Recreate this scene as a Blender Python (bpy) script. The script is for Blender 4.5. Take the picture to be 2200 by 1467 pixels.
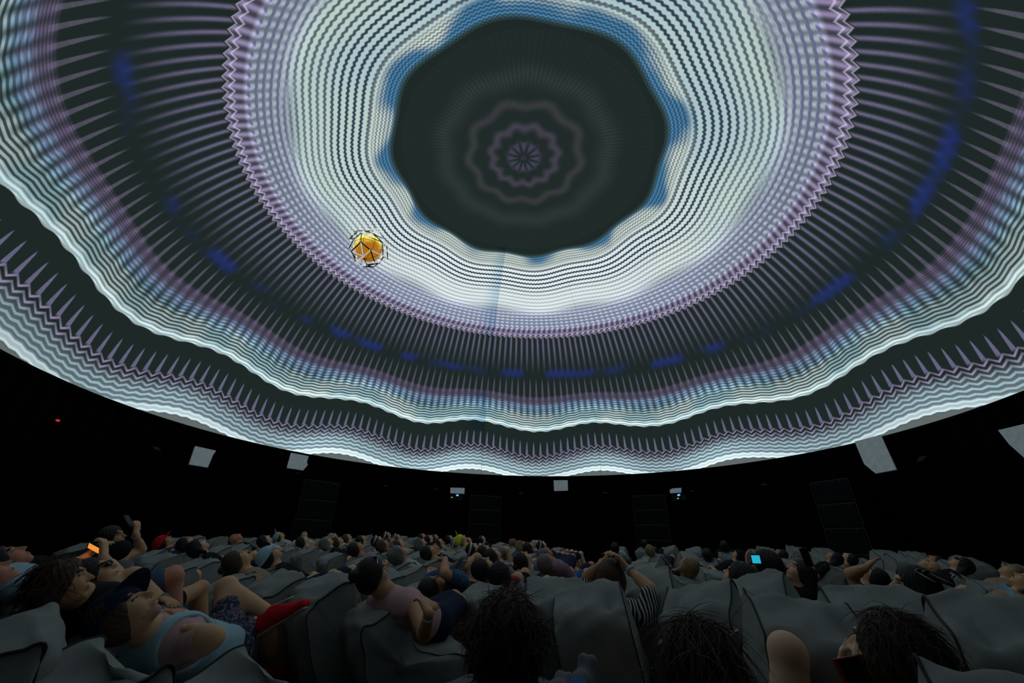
import bpy, bmesh, math, random
import numpy as np
from mathutils import Matrix, Vector

# ------------------------------------------------------------------ scene, camera, light
for o in list(bpy.data.objects): bpy.data.objects.remove(o)
SC = bpy.context.scene
COL = SC.collection
random.seed(7)
NPR = np.random.default_rng(7)

FPX, PITCH, ROLL = 820.0, math.radians(27.204), math.radians(1.7)
EYE = 1.05
cam_data = bpy.data.cameras.new('camera')
cam_data.sensor_width = 36.0
cam_data.lens = FPX / 2200.0 * 36.0
cam_data.clip_start = 0.05
cam = bpy.data.objects.new('camera', cam_data)
COL.objects.link(cam)
cr, sr, cp, sp = math.cos(ROLL), math.sin(ROLL), math.cos(PITCH), math.sin(PITCH)
RIGHT = Vector((cr, -sr * sp, sr * cp)); UP = Vector((-sr, -cr * sp, cr * cp)); FWD = Vector((0, cp, sp))
cam.matrix_world = Matrix(((RIGHT.x, UP.x, -FWD.x, 0), (RIGHT.y, UP.y, -FWD.y, 0), (RIGHT.z, UP.z, -FWD.z, EYE), (0, 0, 0, 1)))
SC.camera = cam

world = bpy.data.worlds.new('world'); SC.world = world
world.use_nodes = True
bg = world.node_tree.nodes.get('Background') or world.node_tree.nodes.new('ShaderNodeBackground')
bg.inputs[0].default_value = (0, 0, 0, 1); bg.inputs[1].default_value = 0.0
SC.view_settings.view_transform = 'Standard'
SC.view_settings.look = 'None'
SC.view_settings.gamma = 1.0
SC.view_settings.use_curve_mapping = False
SC.view_settings.exposure = 0.0
SC.cycles.max_bounces = 3
SC.cycles.diffuse_bounces = 2
SC.cycles.sample_clamp_indirect = 4.0

# dome geometry in metres: centre of the rim circle, radius, height of the cupola above its rim
DC = Vector((0.189, 8.038, 3.29)); DR = 8.167; DH = 8.382
WALL_R = 8.13                       # curtain wall under the rim; it swings outwards behind the camera
SLOPE = 0.0235                      # the floor rises gently away from the camera
def zf(x, y): return SLOPE * y
def wall_r(a): a = abs((a + math.pi) % (2 * math.pi) - math.pi); t = min(max((a - 2.0) / 0.9, 0.0), 1.0); return WALL_R + 0.06 + 2.4 * t * t * (3 - 2 * t)

def ray(px, py):
    u = (px - 1100.0); v = -(py - 733.5)
    return (RIGHT * u + UP * v + FWD * FPX).normalized()
def at_dist(px, py, d):
    """point seen at a pixel of the photograph, d metres away over the floor"""
    r = ray(px, py); h = math.hypot(r.x, r.y)
    return Vector((0, 0, EYE)) + r * (d / h)
def at_height(px, py, z):
    r = ray(px, py); return Vector((0, 0, EYE)) + r * ((z - EYE) / r.z)
def on_wall(px, py, rad):
    r = ray(px, py); ox, oy = -DC.x, -DC.y
    a = r.x * r.x + r.y * r.y; b = ox * r.x + oy * r.y; c = ox * ox + oy * oy - rad * rad
    t = (-b + math.sqrt(b * b - a * c)) / a
    return Vector((0, 0, EYE)) + r * t

# ------------------------------------------------------------------ node helper
def lin(c):
    c = c / 255.0
    return c / 12.92 if c <= 0.04045 else ((c + 0.055) / 1.055) ** 2.4
def rgb(r, g, b): return (lin(r), lin(g), lin(b))

class X:
    """a scalar socket in a node tree with arithmetic"""
    nt = None
    def __init__(s, v): s.v = v
    @staticmethod
    def op(kind, *args, clamp=False):
        n = X.nt.nodes.new('ShaderNodeMath'); n.operation = kind; n.use_clamp = clamp
        for i, a in enumerate(args):
            a = a.v if isinstance(a, X) else a
            if isinstance(a, (int, float)): n.inputs[i].default_value = a
            else: X.nt.links.new(a, n.inputs[i])
        return X(n.outputs[0])
    def __add__(a, b): return X.op('ADD', a, b)
    __radd__ = __add__
    def __mul__(a, b): return X.op('MULTIPLY', a, b)
    __rmul__ = __mul__
    def __sub__(a, b): return X.op('SUBTRACT', a, b)
    def __rsub__(a, b): return X.op('SUBTRACT', b, a)
    def __truediv__(a, b): return X.op('DIVIDE', a, b)
def xsin(a): return X.op('SINE', a)
def xcos(a): return X.op('COSINE', a)
def xabs(a): return X.op('ABSOLUTE', a)
def xmin(a, b): return X.op('MINIMUM', a, b)
def xmax(a, b): return X.op('MAXIMUM', a, b)
def xpow(a, b): return X.op('POWER', a, b)
def ss(a, b, x):
    n = X.nt.nodes.new('ShaderNodeMapRange'); n.interpolation_type = 'SMOOTHSTEP'
    X.nt.links.new(x.v, n.inputs[0])
    for i, val in ((1, a), (2, b)):
        val = val.v if isinstance(val, X) else val
        if isinstance(val, (int, float)): n.inputs[i].default_value = val
        else: X.nt.links.new(val, n.inputs[i])
    n.inputs[3].default_value = 0; n.inputs[4].default_value = 1
    return X(n.outputs[0])
def band(x, a, b, s1, s2=None):
    s2 = s2 or s1
    return ss(a - s1, a + s1, x) * (1 - ss(b - s2, b + s2, x))
def tri(a): return X.op('ARCSINE', xsin(a)) * (2 / math.pi)
def wav(a): return 0.5 + 0.5 * xcos(a)

def new_mat(name):
    m = bpy.data.materials.new(name); m.use_nodes = True
    nt = m.node_tree
    for n in list(nt.nodes): nt.nodes.remove(n)
    return m, nt, nt.nodes.new('ShaderNodeOutputMaterial')

def warp_k(phi): return 0.070 * (1 - math.cos(phi)) + 0.022 * math.sin(phi)
ZONES = [0.15, 24.3, 51.2, 66.6, 78.3, 96.0]          # rings of the projected picture, in degrees from the zenith

def screen_material(zone):
    """the projected picture, one material for each ring: a function of bearing and angle from the zenith"""
    m, nt, out = new_mat('projected_image_ring_%d' % zone); X.nt = nt
    geo = nt.nodes.new('ShaderNodeNewGeometry')
    sub = nt.nodes.new('ShaderNodeVectorMath'); sub.operation = 'SUBTRACT'; sub.inputs[1].default_value = DC
    nt.links.new(geo.outputs['Position'], sub.inputs[0])
    sep = nt.nodes.new('ShaderNodeSeparateXYZ'); nt.links.new(sub.outputs[0], sep.inputs[0])
    x, y, z = (X(sep.outputs[i]) for i in range(3))
    phi = X.op('ARCTAN2', x, y)
    th0 = X.op('ARCCOSINE', xmax(xmin(z * (1 / DH), 1.0), -1.0)) * (180 / math.pi)
    wk = 0.070 - 0.070 * xcos(phi) + 0.022 * xsin(phi)
    if zone < 2: th = th0 * (1 - wk)
    else: th = th0 * (1 - xmin((90 - th0) * (1 / 26.0), 1.0) * wk)
    def noise(scale, detail=0):
        n = nt.nodes.new('ShaderNodeTexNoise'); n.inputs['Scale'].default_value = scale; n.inputs['Detail'].default_value = detail
        nt.links.new(sub.outputs[0], n.inputs['Vector']); return X(n.outputs[0])
    D = math.pi / 180
    TAU = 2 * math.pi
    acc = []
    def add(w, col, k=1.0): acc.append((w, tuple(c * k for c in col)))
    n180 = phi * 180.0
    if zone == 0:
        # faint rosette at the zenith
        c12 = xcos(phi * 12)
        t0 = th + 0.35 * c12
        ray_f = 0.75 + 0.25 * xcos(phi * 160)
        add(band(t0, 2.4, 3.6, 0.7) * (0.6 + 0.4 * c12), rgb(96, 82, 120), 0.40)
        add(1 - ss(0.4, 1.4, t0), rgb(90, 78, 110), 0.30)
        add(band(t0, 5.9, 7.3, 0.8), rgb(92, 76, 104), 0.36)
        add(band(th + 0.5 * xcos(phi * 10), 10.4, 11.7, 0.9) * ray_f, rgb(92, 80, 94), 0.32)
        add(band(th + 0.3 * xcos(phi * 11), 15.0, 17.6, 2.0) * ray_f, rgb(80, 88, 90), 0.20)
        add(ray_f, rgb(44, 52, 52), 0.10)
    elif zone == 1:
        # tight blue and white crimps, broad pale stripes, a lattice, purple teeth
        cw = xcos(n180); w01 = 0.5 + 0.5 * cw; zz = tri(n180)
        big = noise(0.35); med = noise(1.1)
        wig = xsin(phi * 240)
        t1 = th - 0.45 * xcos((phi - 9 * D) * 10) - 0.5 * (big - 0.5)
        patch = ss(0.22, 0.74, 0.22 * xcos(phi * 10 + 1.2) + med * 0.9 - 0.04 + 0.20 * xcos(phi) + 0.17 * (t1 - 27.4))
        crimp = 0.62 + 0.38 * xsin((t1 + 0.10 * wig) * (TAU / 0.62))
        z1 = band(t1, 26.4, 29.9, 0.22, 1.2) * crimp
        add(z1 * patch, rgb(208, 222, 216))
        add(z1 * (1 - patch), rgb(70, 132, 180), 0.85)
        add(band(t1, 25.7, 26.5, 0.12) * crimp, rgb(62, 96, 104), 0.45)
        q = t1 - 29.5
        s1 = xsin((q * (1 / 1.34) + q * q * 0.011 + 0.075 * wig) * TAU)
        stripe = ss(-0.8, 0.2, s1)
        soft = ss(35.0, 39, t1) * (0.34 + 0.26 * xcos(phi))
        stripe = stripe + (1 - stripe) * soft
        z2 = band(t1, 29.9, 42.4, 1.2, 1.8)
        front = ss(-0.55, 0.95, xcos(phi))
        warm = ss(0.40, 0.66, big + 0.05 * xcos(phi * 5))
        add(z2 * stripe * front, rgb(222, 232, 234))
        add(z2 * stripe * (1 - front), rgb(166, 192, 198))
        add(z2 * stripe * warm * (0.6 - 0.4 * xcos(phi)), (0.11, 0.085, -0.02))
        add(z2 * (1 - stripe), rgb(52, 66, 92), 0.6)
        z3 = band(th, 42.4, 48.0, 1.8, 0.5) * (0.72 + 0.28 * front)
        l3 = ss(-0.75, 0.35, xsin((th + 0.05 * cw) * (TAU / 0.92)))
        rad3 = ss(41, 47, th) * 0.60
        m3 = 1 - rad3 * (1 - w01)
        add(z3 * l3 * m3, rgb(194, 206, 222), 0.92)
        add(z3 * (1 - l3), rgb(126, 132, 172), 0.75)
        t2 = th + 0.34 * zz
        z4 = band(t2, 47.6, 50.2, 0.25, 0.2)
        add(z4 * (0.14 + 0.86 * xpow(wav(n180 + 1.2 * (th - 48)), 1.4)), rgb(146, 132, 170), 0.92)
        add(band(t2, 49.45, 49.7, 0.12) + band(t2, 50.25, 50.45, 0.12), rgb(186, 180, 204), 0.6)
        add(xpow(w01, 3.5) * ss(50.5, 50.8, t2), rgb(128, 116, 150), 0.55)
    elif zone == 2:
        # dark ring with radial streaks, deep blue patches and a comb of spikes
        cw = xcos(n180); w01 = 0.5 + 0.5 * cw
        fine = noise(55); med = noise(1.1)
        gr = 0.45 + 0.55 * fine
        add(xpow(w01, 3.5) * (1 - ss(52.0, 62.0, th)) * gr, rgb(120, 113, 148), 0.85)
        bl = ss(0.40, 0.70, med + 0.08 * xcos(phi * 23))
        add(bl * band(th + 0.25 * cw, 60.4, 61.8, 1.3) * gr, rgb(14, 34, 140), 0.70)
        wsp = xmin((th - 61.5) * (1 / 9.0), 1.0)
        sp2 = ss(1.0 - 0.55 * wsp, 1.08 - 0.30 * wsp, 0.5 - 0.5 * cw)
        add(sp2 * ss(61.6, 64.5, th) * gr, rgb(104, 98, 118), 0.62)
    elif zone == 3:
        # second bright band, its outer edge lobed
        cw = xcos(n180); w01 = 0.5 - 0.5 * cw
        big = noise(0.35); med = noise(1.1)
        lobe = xcos((phi - 24 * D) * 10.3) * (0.75 + 0.5 * big)
        t3 = th + 1.15 * lobe
        t3a = th + 0.65 * lobe
        hair = 0.70 + 0.30 * xsin(t3a * (TAU / 0.36))
        add(band(t3a, 67.5, 71.2, 0.5, 1.2) * hair * (0.35 + 0.65 * w01), rgb(108, 90, 126), 0.75)
        l5 = ss(-0.6, 0.55, xsin((t3 + 0.13 * tri(n180 * 0.5 + 0.6)) * (TAU / 0.66)))
        m5 = 0.12 + 0.88 * wav(n180 + 2.6)
        front = 0.60 + 0.40 * ss(-0.45, 0.8, xcos(phi))
        rad5 = 1 - ss(71.2, 74.2, t3)
        m5b = (1 - rad5) + rad5 * m5
        add(band(t3a, 69.6, 72.2, 0.8, 0.9) * (0.3 + 0.7 * l5) * m5 * front, rgb(112, 168, 200), 0.85)
        z5 = band(t3, 71.6, 76.6, 1.0, 0.10)
        tint = ss(0.36, 0.66, med + 0.08 * xcos(phi * 10))
        body = front * z5 * (0.10 + 0.90 * l5) * m5b * (0.80 + 0.25 * ss(74.6, 76.2, t3))
        add(body, rgb(168, 208, 218))
        add(body * tint, (0.24, 0.17, 0.10))
        t3e = t3 + 0.17 * xcos(phi * 90)
        add(band(t3e, 75.6, 76.75, 0.55, 0.08), rgb(200, 220, 222), 0.50)
        wsp = xmin((th - 61.5) * (1 / 9.0), 1.0)
        add(ss(1.0 - 0.55 * wsp, 1.08 - 0.30 * wsp, w01) * (1 - ss(67.2, 68.6, t3a)), rgb(104, 98, 118), 0.40)
    else:
        # outer comb of icicles and the rippled skirt above the rim
        big = noise(0.35); fine = noise(55)
        zz = tri(n180)
        lobe = xcos((phi - 24 * D) * 10.3) * (0.75 + 0.5 * big)
        t4 = th + 1.3 * lobe
        wic = (t4 - 79.3) * (1 / 3.6)
        cic = 0.5 + 0.5 * xcos(n180 + 0.25 * xsin(phi * 7))
        ic = ss(1.0 - 0.33 * wic, 1.05 - 0.20 * wic, cic)
        add(ic * band(t4, 79.6, 83.2, 0.5, 0.3) * (0.45 + 0.55 * fine), rgb(124, 120, 158), 0.75)
        amp = 1 - ss(83.4, 88.5, t4)
        r6 = t4 + (0.10 + 0.32 * amp) * zz
        q6 = r6 - 83
        l6 = ss(-0.3, 0.85, xsin((r6 * (1 / 0.98) + 0.012 * q6 * q6) * TAU))
        z6 = band(r6, 83.3, 90.0, 0.25, 0.25)
        up6 = ss(83.8, 87.6, t4)
        front = 0.62 + 0.38 * ss(-0.45, 0.8, xcos(phi))
        add(z6 * l6 * (1 - up6) * (0.45 + 0.55 * wav(n180 + 1.0)), rgb(150, 138, 172), 0.8)
        add(front * z6 * up6 * (0.30 + 0.70 * l6) * (0.6 + 0.8 * big), rgb(178, 208, 220), 1.0)
        add(front * band(r6, 88.9, 90.05, 0.5, 0.1), rgb(220, 234, 236), 0.65)
        add(ss(90.0, 90.3, r6), rgb(104, 112, 110), 0.75)
    base = nt.nodes.new('ShaderNodeCombineXYZ')
    for i, c in enumerate((0.0130, 0.0212, 0.0202)): base.inputs[i].default_value = c  # projector black level, with light bounced within the dome put into the emission
    cur = base.outputs[0]
    for w, c in acc:
        n = nt.nodes.new('ShaderNodeVectorMath'); n.operation = 'SCALE'; n.inputs[0].default_value = c
        nt.links.new(w.v, n.inputs['Scale'])
        ad = nt.nodes.new('ShaderNodeVectorMath'); ad.operation = 'ADD'
        nt.links.new(n.outputs[0], ad.inputs[0]); nt.links.new(cur, ad.inputs[1]); cur = ad.outputs[0]
    if zone in (1, 3):
        # blending step of two neighbouring projectors, a little dimmer and bluer on one side
        seam = ss(-17 * D, -9 * D, phi) * ss(-8.95 * D, -9.0 * D, phi)
        mx = nt.nodes.new('ShaderNodeMix'); mx.data_type = 'VECTOR'
        mu = nt.nodes.new('ShaderNodeVectorMath'); mu.operation = 'MULTIPLY'; mu.inputs[1].default_value = (0.62, 0.76, 0.88)
        nt.links.new(cur, mu.inputs[0]); nt.links.new(seam.v, mx.inputs[0])
        nt.links.new(cur, mx.inputs[4]); nt.links.new(mu.outputs[0], mx.inputs[5]); cur = mx.outputs[1]
    em = nt.nodes.new('ShaderNodeEmission'); nt.links.new(cur, em.inputs[0]); em.inputs[1].default_value = 1.0
    nt.links.new(em.outputs[0], out.inputs[0])
    m.cycles.emission_sampling = 'NONE'
    return m

MATS = {}
def plain(name, col, rough=0.8, spec=0.3, bump=0.0, bscale=200.0, var=0.0, sheen=0.0, metal=0.0, emit=None, estr=0.0):
    """procedural material: base colour with slight noise variation and a fine bump"""
    if name in MATS: return MATS[name]
    m, nt, out = new_mat(name)
    b = nt.nodes.new('ShaderNodeBsdfPrincipled'); nt.links.new(b.outputs[0], out.inputs[0])
    b.inputs['Roughness'].default_value = rough; b.inputs['Metallic'].default_value = metal
    b.inputs['Specular IOR Level'].default_value = spec
    b.inputs['Sheen Weight'].default_value = sheen
    tc = nt.nodes.new('ShaderNodeTexCoord')
    if var > 0:
        n = nt.nodes.new('ShaderNodeTexNoise'); n.inputs['Scale'].default_value = 9.0; n.inputs['Detail'].default_value = 3
        nt.links.new(tc.outputs['Object'], n.inputs['Vector'])
        r = nt.nodes.new('ShaderNodeMapRange'); r.inputs[1].default_value = 0.3; r.inputs[2].default_value = 0.7
        r.inputs[3].default_value = 1 - var; r.inputs[4].default_value = 1 + var
        nt.links.new(n.outputs[0], r.inputs[0])
        mx = nt.nodes.new('ShaderNodeVectorMath'); mx.operation = 'SCALE'; mx.inputs[0].default_value = col
        nt.links.new(r.outputs[0], mx.inputs['Scale']); nt.links.new(mx.outputs[0], b.inputs['Base Color'])
    else: b.inputs['Base Color'].default_value = (*col, 1)
    if bump > 0:
        n = nt.nodes.new('ShaderNodeTexNoise'); n.inputs['Scale'].default_value = bscale; n.inputs['Detail'].default_value = 2
        nt.links.new(tc.outputs['Object'], n.inputs['Vector'])
        bp = nt.nodes.new('ShaderNodeBump'); bp.inputs['Strength'].default_value = bump; bp.inputs['Distance'].default_value = 0.004
        nt.links.new(n.outputs[0], bp.inputs['Height']); nt.links.new(bp.outputs[0], b.inputs['Normal'])
    if emit:
        b.inputs['Emission Color'].default_value = (*emit, 1); b.inputs['Emission Strength'].default_value = estr
    MATS[name] = m
    return m

# ------------------------------------------------------------------ object helpers
def link(name, me, mat=None, parent=None, mw=None):
    o = bpy.data.objects.new(name, me); COL.objects.link(o)
    if mat is not None:
        if me.materials: me.materials[0] = mat
        else: me.materials.append(mat)
    if parent is not None: o.parent = parent
    if mw is not None: o.matrix_local = mw
    return o
def pymesh(name, verts, faces, smooth=True):
    me = bpy.data.meshes.new(name); me.from_pydata([tuple(v) for v in verts], [], faces)
    if smooth: me.polygons.foreach_set('use_smooth', [True] * len(me.polygons))
    me.update(); return me
def empty(name, loc=(0, 0, 0), rz=0.0):
    o = bpy.data.objects.new(name, None); COL.objects.link(o); o.empty_display_size = 0.1
    o.location = loc; o.rotation_euler = (0, 0, rz); return o
def tag(o, label, cat, group=None):
    o['label'] = label; o['category'] = cat
    if group: o['group'] = group
    return o
def struct(o): o['kind'] = 'structure'; return o
def box_mesh(name, sx, sy, sz, bev=0.0, z0=True):
    bm = bmesh.new(); bmesh.ops.create_cube(bm, size=1)
    for v in bm.verts: v.co = (v.co.x * sx, v.co.y * sy, v.co.z * sz + (sz / 2 if z0 else 0))
    if bev > 0: bmesh.ops.bevel(bm, geom=list(bm.edges), offset=bev, segments=2, affect='EDGES', profile=0.7)
    me = bpy.data.meshes.new(name); bm.to_mesh(me); bm.free(); return me

# ------------------------------------------------------------------ the room: floor, wall, dome screen
M_wall = plain('black_curtain', (0.0016, 0.0015, 0.0017), rough=0.95, spec=0.05, bump=0.2, bscale=40)
M_floor = plain('black_carpet', (0.006, 0.006, 0.0065), rough=0.95, spec=0.1, bump=0.4, bscale=300, var=0.2)
NSEG = 160
vs = [(DC.x, DC.y, zf(0, DC.y))] + [(DC.x + (wall_r(2 * math.pi * i / NSEG) + 0.1) * math.sin(2 * math.pi * i / NSEG), DC.y + (wall_r(2 * math.pi * i / NSEG) + 0.1) * math.cos(2 * math.pi * i / NSEG), zf(0, DC.y + (wall_r(2 * math.pi * i / NSEG) + 0.1) * math.cos(2 * math.pi * i / NSEG))) for i in range(NSEG)]
floor = struct(link('floor', pymesh('floor', vs, [(0, (i + 1) % NSEG + 1, i + 1) for i in range(NSEG)], False), M_floor))
# curtain wall with soft vertical pleats
vs, fs = [], []
NW = 720
for zi, z in enumerate((-0.1, 1.2, 2.4, DC.z - 0.03)):
    for i in range(NW):
        a = 2 * math.pi * i / NW
        r = wall_r(a) + 0.03 * math.sin(a * 120) + 0.012 * math.sin(a * 47 + 1)
        vs.append((DC.x + r * math.sin(a), DC.y + r * math.cos(a), z))
for zi in range(3):
    for i in range(NW):
        j = (i + 1) % NW
        fs.append((zi * NW + i, zi * NW + j, (zi + 1) * NW + j, (zi + 1) * NW + i))
wall = struct(link('wall_round', pymesh('wall_round', vs, fs), M_wall))
def shell(name, r, h, a0, a1, na, nt_, mat, parent=None, tmax=90.0, thick=0.012):
    vs, fs = [], []
    for layer in (0, 1):
        for i in range(nt_ + 1):
            t = math.radians(0.15 + (tmax - 0.15) * i / nt_)
            for j in range(na + 1):
                a = a0 + (a1 - a0) * j / na
                k = (r + layer * thick) / r
                vs.append((DC.x + r * k * math.sin(t) * math.sin(a), DC.y + r * k * math.sin(t) * math.cos(a), DC.z + h * k * math.cos(t)))
    n1 = (nt_ + 1) * (na + 1)
    for i in range(nt_):
        for j in range(na):
            a = i * (na + 1) + j; b = a + 1; c = a + na + 2; d = a + na + 1
            fs.append((a, d, c, b))
            fs.append((n1 + a, n1 + b, n1 + c, n1 + d))
    for i in range(nt_):
        for j in (0, na):
            a = i * (na + 1) + j; d = a + na + 1
            fs.append((a, n1 + a, n1 + d, d) if j == 0 else (a, d, n1 + d, n1 + a))
    for j in range(na):
        a = nt_ * (na + 1) + j
        fs.append((a, n1 + a, n1 + a + 1, a + 1))
    return link(name, pymesh(name, vs, fs), mat, parent)
ceiling = struct(shell('ceiling', DR + 0.12, DH + 0.12, -math.pi, math.pi, 96, 40, plain('dome_backing', (0.004, 0.004, 0.004), rough=0.9), None, 90.0, 0.05))
SEAMS = [-164.0, -124.5, -84.5, -42.8, -8.95, 24.7, 64.2, 105.5, 139.0, 196.0]
def unwarp(t, a):
    """angle from the zenith at which the picture's ring t lies on bearing a"""
    x = t
    for _ in range(12):
        tp = min((90 - x) / 26.0, 1.0); x = t / (1 - tp * warp_k(a))
    return min(x, 90.0)
for zi in range(5):
    mat = screen_material(zi)
    for k in range(len(SEAMS) - 1):
        g = 0.0006
        a0, a1 = math.radians(SEAMS[k]) + g, math.radians(SEAMS[k + 1]) - g
        na, nr = 24, (8, 20, 12, 10, 10)[zi]
        vs, fs = [], []
        for layer in (0, 1):
            kk = 1 + layer * 0.012 / DR
            for j in range(na + 1):
                a = a0 + (a1 - a0) * j / na
                t0, t1 = unwarp(ZONES[zi], a), unwarp(ZONES[zi + 1], a)
                for i in range(nr + 1):
                    t = math.radians(t0 + (t1 - t0) * i / nr)
                    vs.append((DC.x + DR * kk * math.sin(t) * math.sin(a), DC.y + DR * kk * math.sin(t) * math.cos(a), DC.z + DH * kk * math.cos(t)))
        n1 = (na + 1) * (nr + 1)
        for j in range(na):
            for i in range(nr):
                p, q = j * (nr + 1) + i, (j + 1) * (nr + 1) + i
                fs.append((p, p + 1, q + 1, q)); fs.append((n1 + p, n1 + q, n1 + q + 1, n1 + p + 1))
        for j in range(na):
            p, q = j * (nr + 1) + nr, (j + 1) * (nr + 1) + nr
            fs.append((p, n1 + p, n1 + q, q))
        link('screen_panel', pymesh('screen_panel', vs, fs), mat, ceiling)
# black ring that carries the lower edge of the screen
vs, fs = [], []
for i in range(NSEG):
    a = 2 * math.pi * i / NSEG
    for (r, z) in ((DR - 0.005, DC.z), (DR - 0.005, DC.z - 0.05), (wall_r(a) + 0.1, DC.z - 0.05), (wall_r(a) + 0.1, DC.z)):
        vs.append((DC.x + r * math.sin(a), DC.y + r * math.cos(a), z))
for i in range(NSEG):
    j = (i + 1) % NSEG
    for k in range(4):
        l = (k + 1) % 4
        fs.append((i * 4 + k, i * 4 + l, j * 4 + l, j * 4 + k))
struct(link('trim_1', pymesh('trim_1', vs, fs, False), plain('black_ring', (0.003, 0.003, 0.003), rough=0.9, spec=0.1)))

# ------------------------------------------------------------------ signed-distance modeller for soft bodies
class Sdf:
    """smooth union of rounded cones and ellipsoids, meshed as one continuous surface"""
    def __init__(s): s.p = []
    def cone(s, a, b, ra, rb, k=0.02, op=1): s.p.append(('c', np.array(a, float), np.array(b, float), ra, rb, k, op)); return s
    def ball(s, c, r, axes=None, k=0.02, op=1):
        r = np.array(r if hasattr(r, '__len__') else (r, r, r), float)
        ax = np.eye(3) if axes is None else np.array(axes, float)     # rows are the local axes
        s.p.append(('e', np.array(c, float), r, ax, None, k, op)); return s
    def mesh(s, name, h, smooth=0, jitter=None):
        lo, hi = [], []
        for q in s.p:
            if q[6] < 0: continue
            if q[0] == 'c':
                r = max(q[3], q[4]); lo.append(np.minimum(q[1], q[2]) - r); hi.append(np.maximum(q[1], q[2]) + r)
            else:
                r = q[2].max(); lo.append(q[1] - r); hi.append(q[1] + r)
        lo = np.min(lo, 0) - 3 * h - 0.02; hi = np.max(hi, 0) + 3 * h + 0.02
        n = np.ceil((hi - lo) / h).astype(int) + 1
        Fd = np.full(n, 0.2, np.float32)
        ax = [np.arange(n[i]) * h + lo[i] for i in range(3)]
        for q in s.p:
            k, op = q[5], q[6]
            m = k + 2 * h
            if q[0] == 'c':
                r = max(q[3], q[4]); l = np.minimum(q[1], q[2]) - r - m; u = np.maximum(q[1], q[2]) + r + m
            else:
                r = q[2].max(); l = q[1] - r - m; u = q[1] + r + m
            i0 = np.maximum(((l - lo) / h).astype(int), 0); i1 = np.minimum(((u - lo) / h).astype(int) + 2, n)
            if (i1 <= i0).any(): continue
            gx, gy, gz = np.meshgrid(*(ax[i][i0[i]:i1[i]] for i in range(3)), indexing='ij', sparse=True)
            if q[0] == 'c':
                a, b, ra, rb = q[1:5]; d = b - a; L2 = max(float(d @ d), 1e-9)
                px, py, pz = gx - a[0], gy - a[1], gz - a[2]
                t = np.clip((px * d[0] + py * d[1] + pz * d[2]) / L2, 0, 1)
                v = np.sqrt((px - t * d[0]) ** 2 + (py - t * d[1]) ** 2 + (pz - t * d[2]) ** 2) - (ra + (rb - ra) * t)
            else:
                c, r, A = q[1], q[2], q[3]
                px, py, pz = gx - c[0], gy - c[1], gz - c[2]
                w = [(px * A[j][0] + py * A[j][1] + pz * A[j][2]) / r[j] for j in range(3)]
                k0 = np.sqrt(w[0] ** 2 + w[1] ** 2 + w[2] ** 2)
                k1 = np.sqrt((w[0] / r[0]) ** 2 + (w[1] / r[1]) ** 2 + (w[2] / r[2]) ** 2)
                v = np.where(k1 > 1e-6, k0 * (k0 - 1) / np.maximum(k1, 1e-6), -r.min())
            S = Fd[i0[0]:i1[0], i0[1]:i1[1], i0[2]:i1[2]]
            if op > 0:
                hh = np.maximum(k - np.abs(S - v), 0) / k
                S[...] = np.minimum(S, v) - hh * hh * k / 4
            else:
                v = -v; hh = np.maximum(k - np.abs(S - v), 0) / k
                S[...] = np.maximum(S, v) + hh * hh * k / 4
        V, Q = surface_nets(Fd, lo, h)
        if smooth: V = relax(V, Q, smooth)
        if jitter is not None: V = jitter(V)
        me = bpy.data.meshes.new(name)
        me.vertices.add(len(V)); me.vertices.foreach_set('co', V.astype(np.float32).ravel())
        me.loops.add(len(Q) * 4); me.loops.foreach_set('vertex_index', Q.astype(np.int32).ravel())
        me.polygons.add(len(Q)); me.polygons.foreach_set('loop_start', np.arange(len(Q), dtype=np.int32) * 4)
        me.polygons.foreach_set('use_smooth', np.ones(len(Q), bool))
        me.update(calc_edges=True); me.validate()
        return me
def surface_nets(Fd, lo, h):
    ins = Fd < 0
    n = np.array(Fd.shape)
    c = np.zeros(n - 1, np.int8)
    for dx in (0, 1):
        for dy in (0, 1):
            for dz in (0, 1):
                c += ins[dx:n[0] - 1 + dx, dy:n[1] - 1 + dy, dz:n[2] - 1 + dz]
    act = np.argwhere((c > 0) & (c < 8))
    idx = np.full(n - 1, -1, np.int32); idx[act[:, 0], act[:, 1], act[:, 2]] = np.arange(len(act))
    acc = np.zeros((len(act), 3)); cnt = np.zeros(len(act))
    for axis in range(3):
        o1, o2 = [(1, 2), (0, 2), (0, 1)][axis]
        for a in (0, 1):
            for b in (0, 1):
                p = act.copy(); p[:, o1] += a; p[:, o2] += b
                q = p.copy(); q[:, axis] += 1
                f0 = Fd[p[:, 0], p[:, 1], p[:, 2]]; f1 = Fd[q[:, 0], q[:, 1], q[:, 2]]
                m = (f0 < 0) != (f1 < 0)
                t = f0[m] / (f0[m] - f1[m])
                pt = p[m].astype(float); pt[:, axis] += t
                acc[m] += pt; cnt[m] += 1
    V = lo + acc / cnt[:, None] * h
    quads = []
    for axis in range(3):
        o1, o2 = [(1, 2), (2, 0), (0, 1)][axis]
        sl0 = [slice(None)] * 3; sl1 = [slice(None)] * 3
        sl0[axis] = slice(0, n[axis] - 1); sl1[axis] = slice(1, n[axis])
        A, B = ins[tuple(sl0)], ins[tuple(sl1)]
        e = np.argwhere(A != B)
        e = e[(e[:, o1] > 0) & (e[:, o2] > 0) & (e[:, o1] < n[o1] - 1) & (e[:, o2] < n[o2] - 1)]
        flip = A[e[:, 0], e[:, 1], e[:, 2]]
        def cell(d1, d2):
            p = e.copy(); p[:, o1] -= d1; p[:, o2] -= d2
            return idx[p[:, 0], p[:, 1], p[:, 2]]
        q = np.stack([cell(1, 1), cell(0, 1), cell(0, 0), cell(1, 0)], 1)
        q[~flip] = q[~flip][:, ::-1]
        quads.append(q)
    Q = np.concatenate(quads); Q = Q[(Q >= 0).all(1)]
    return V, Q
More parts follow.
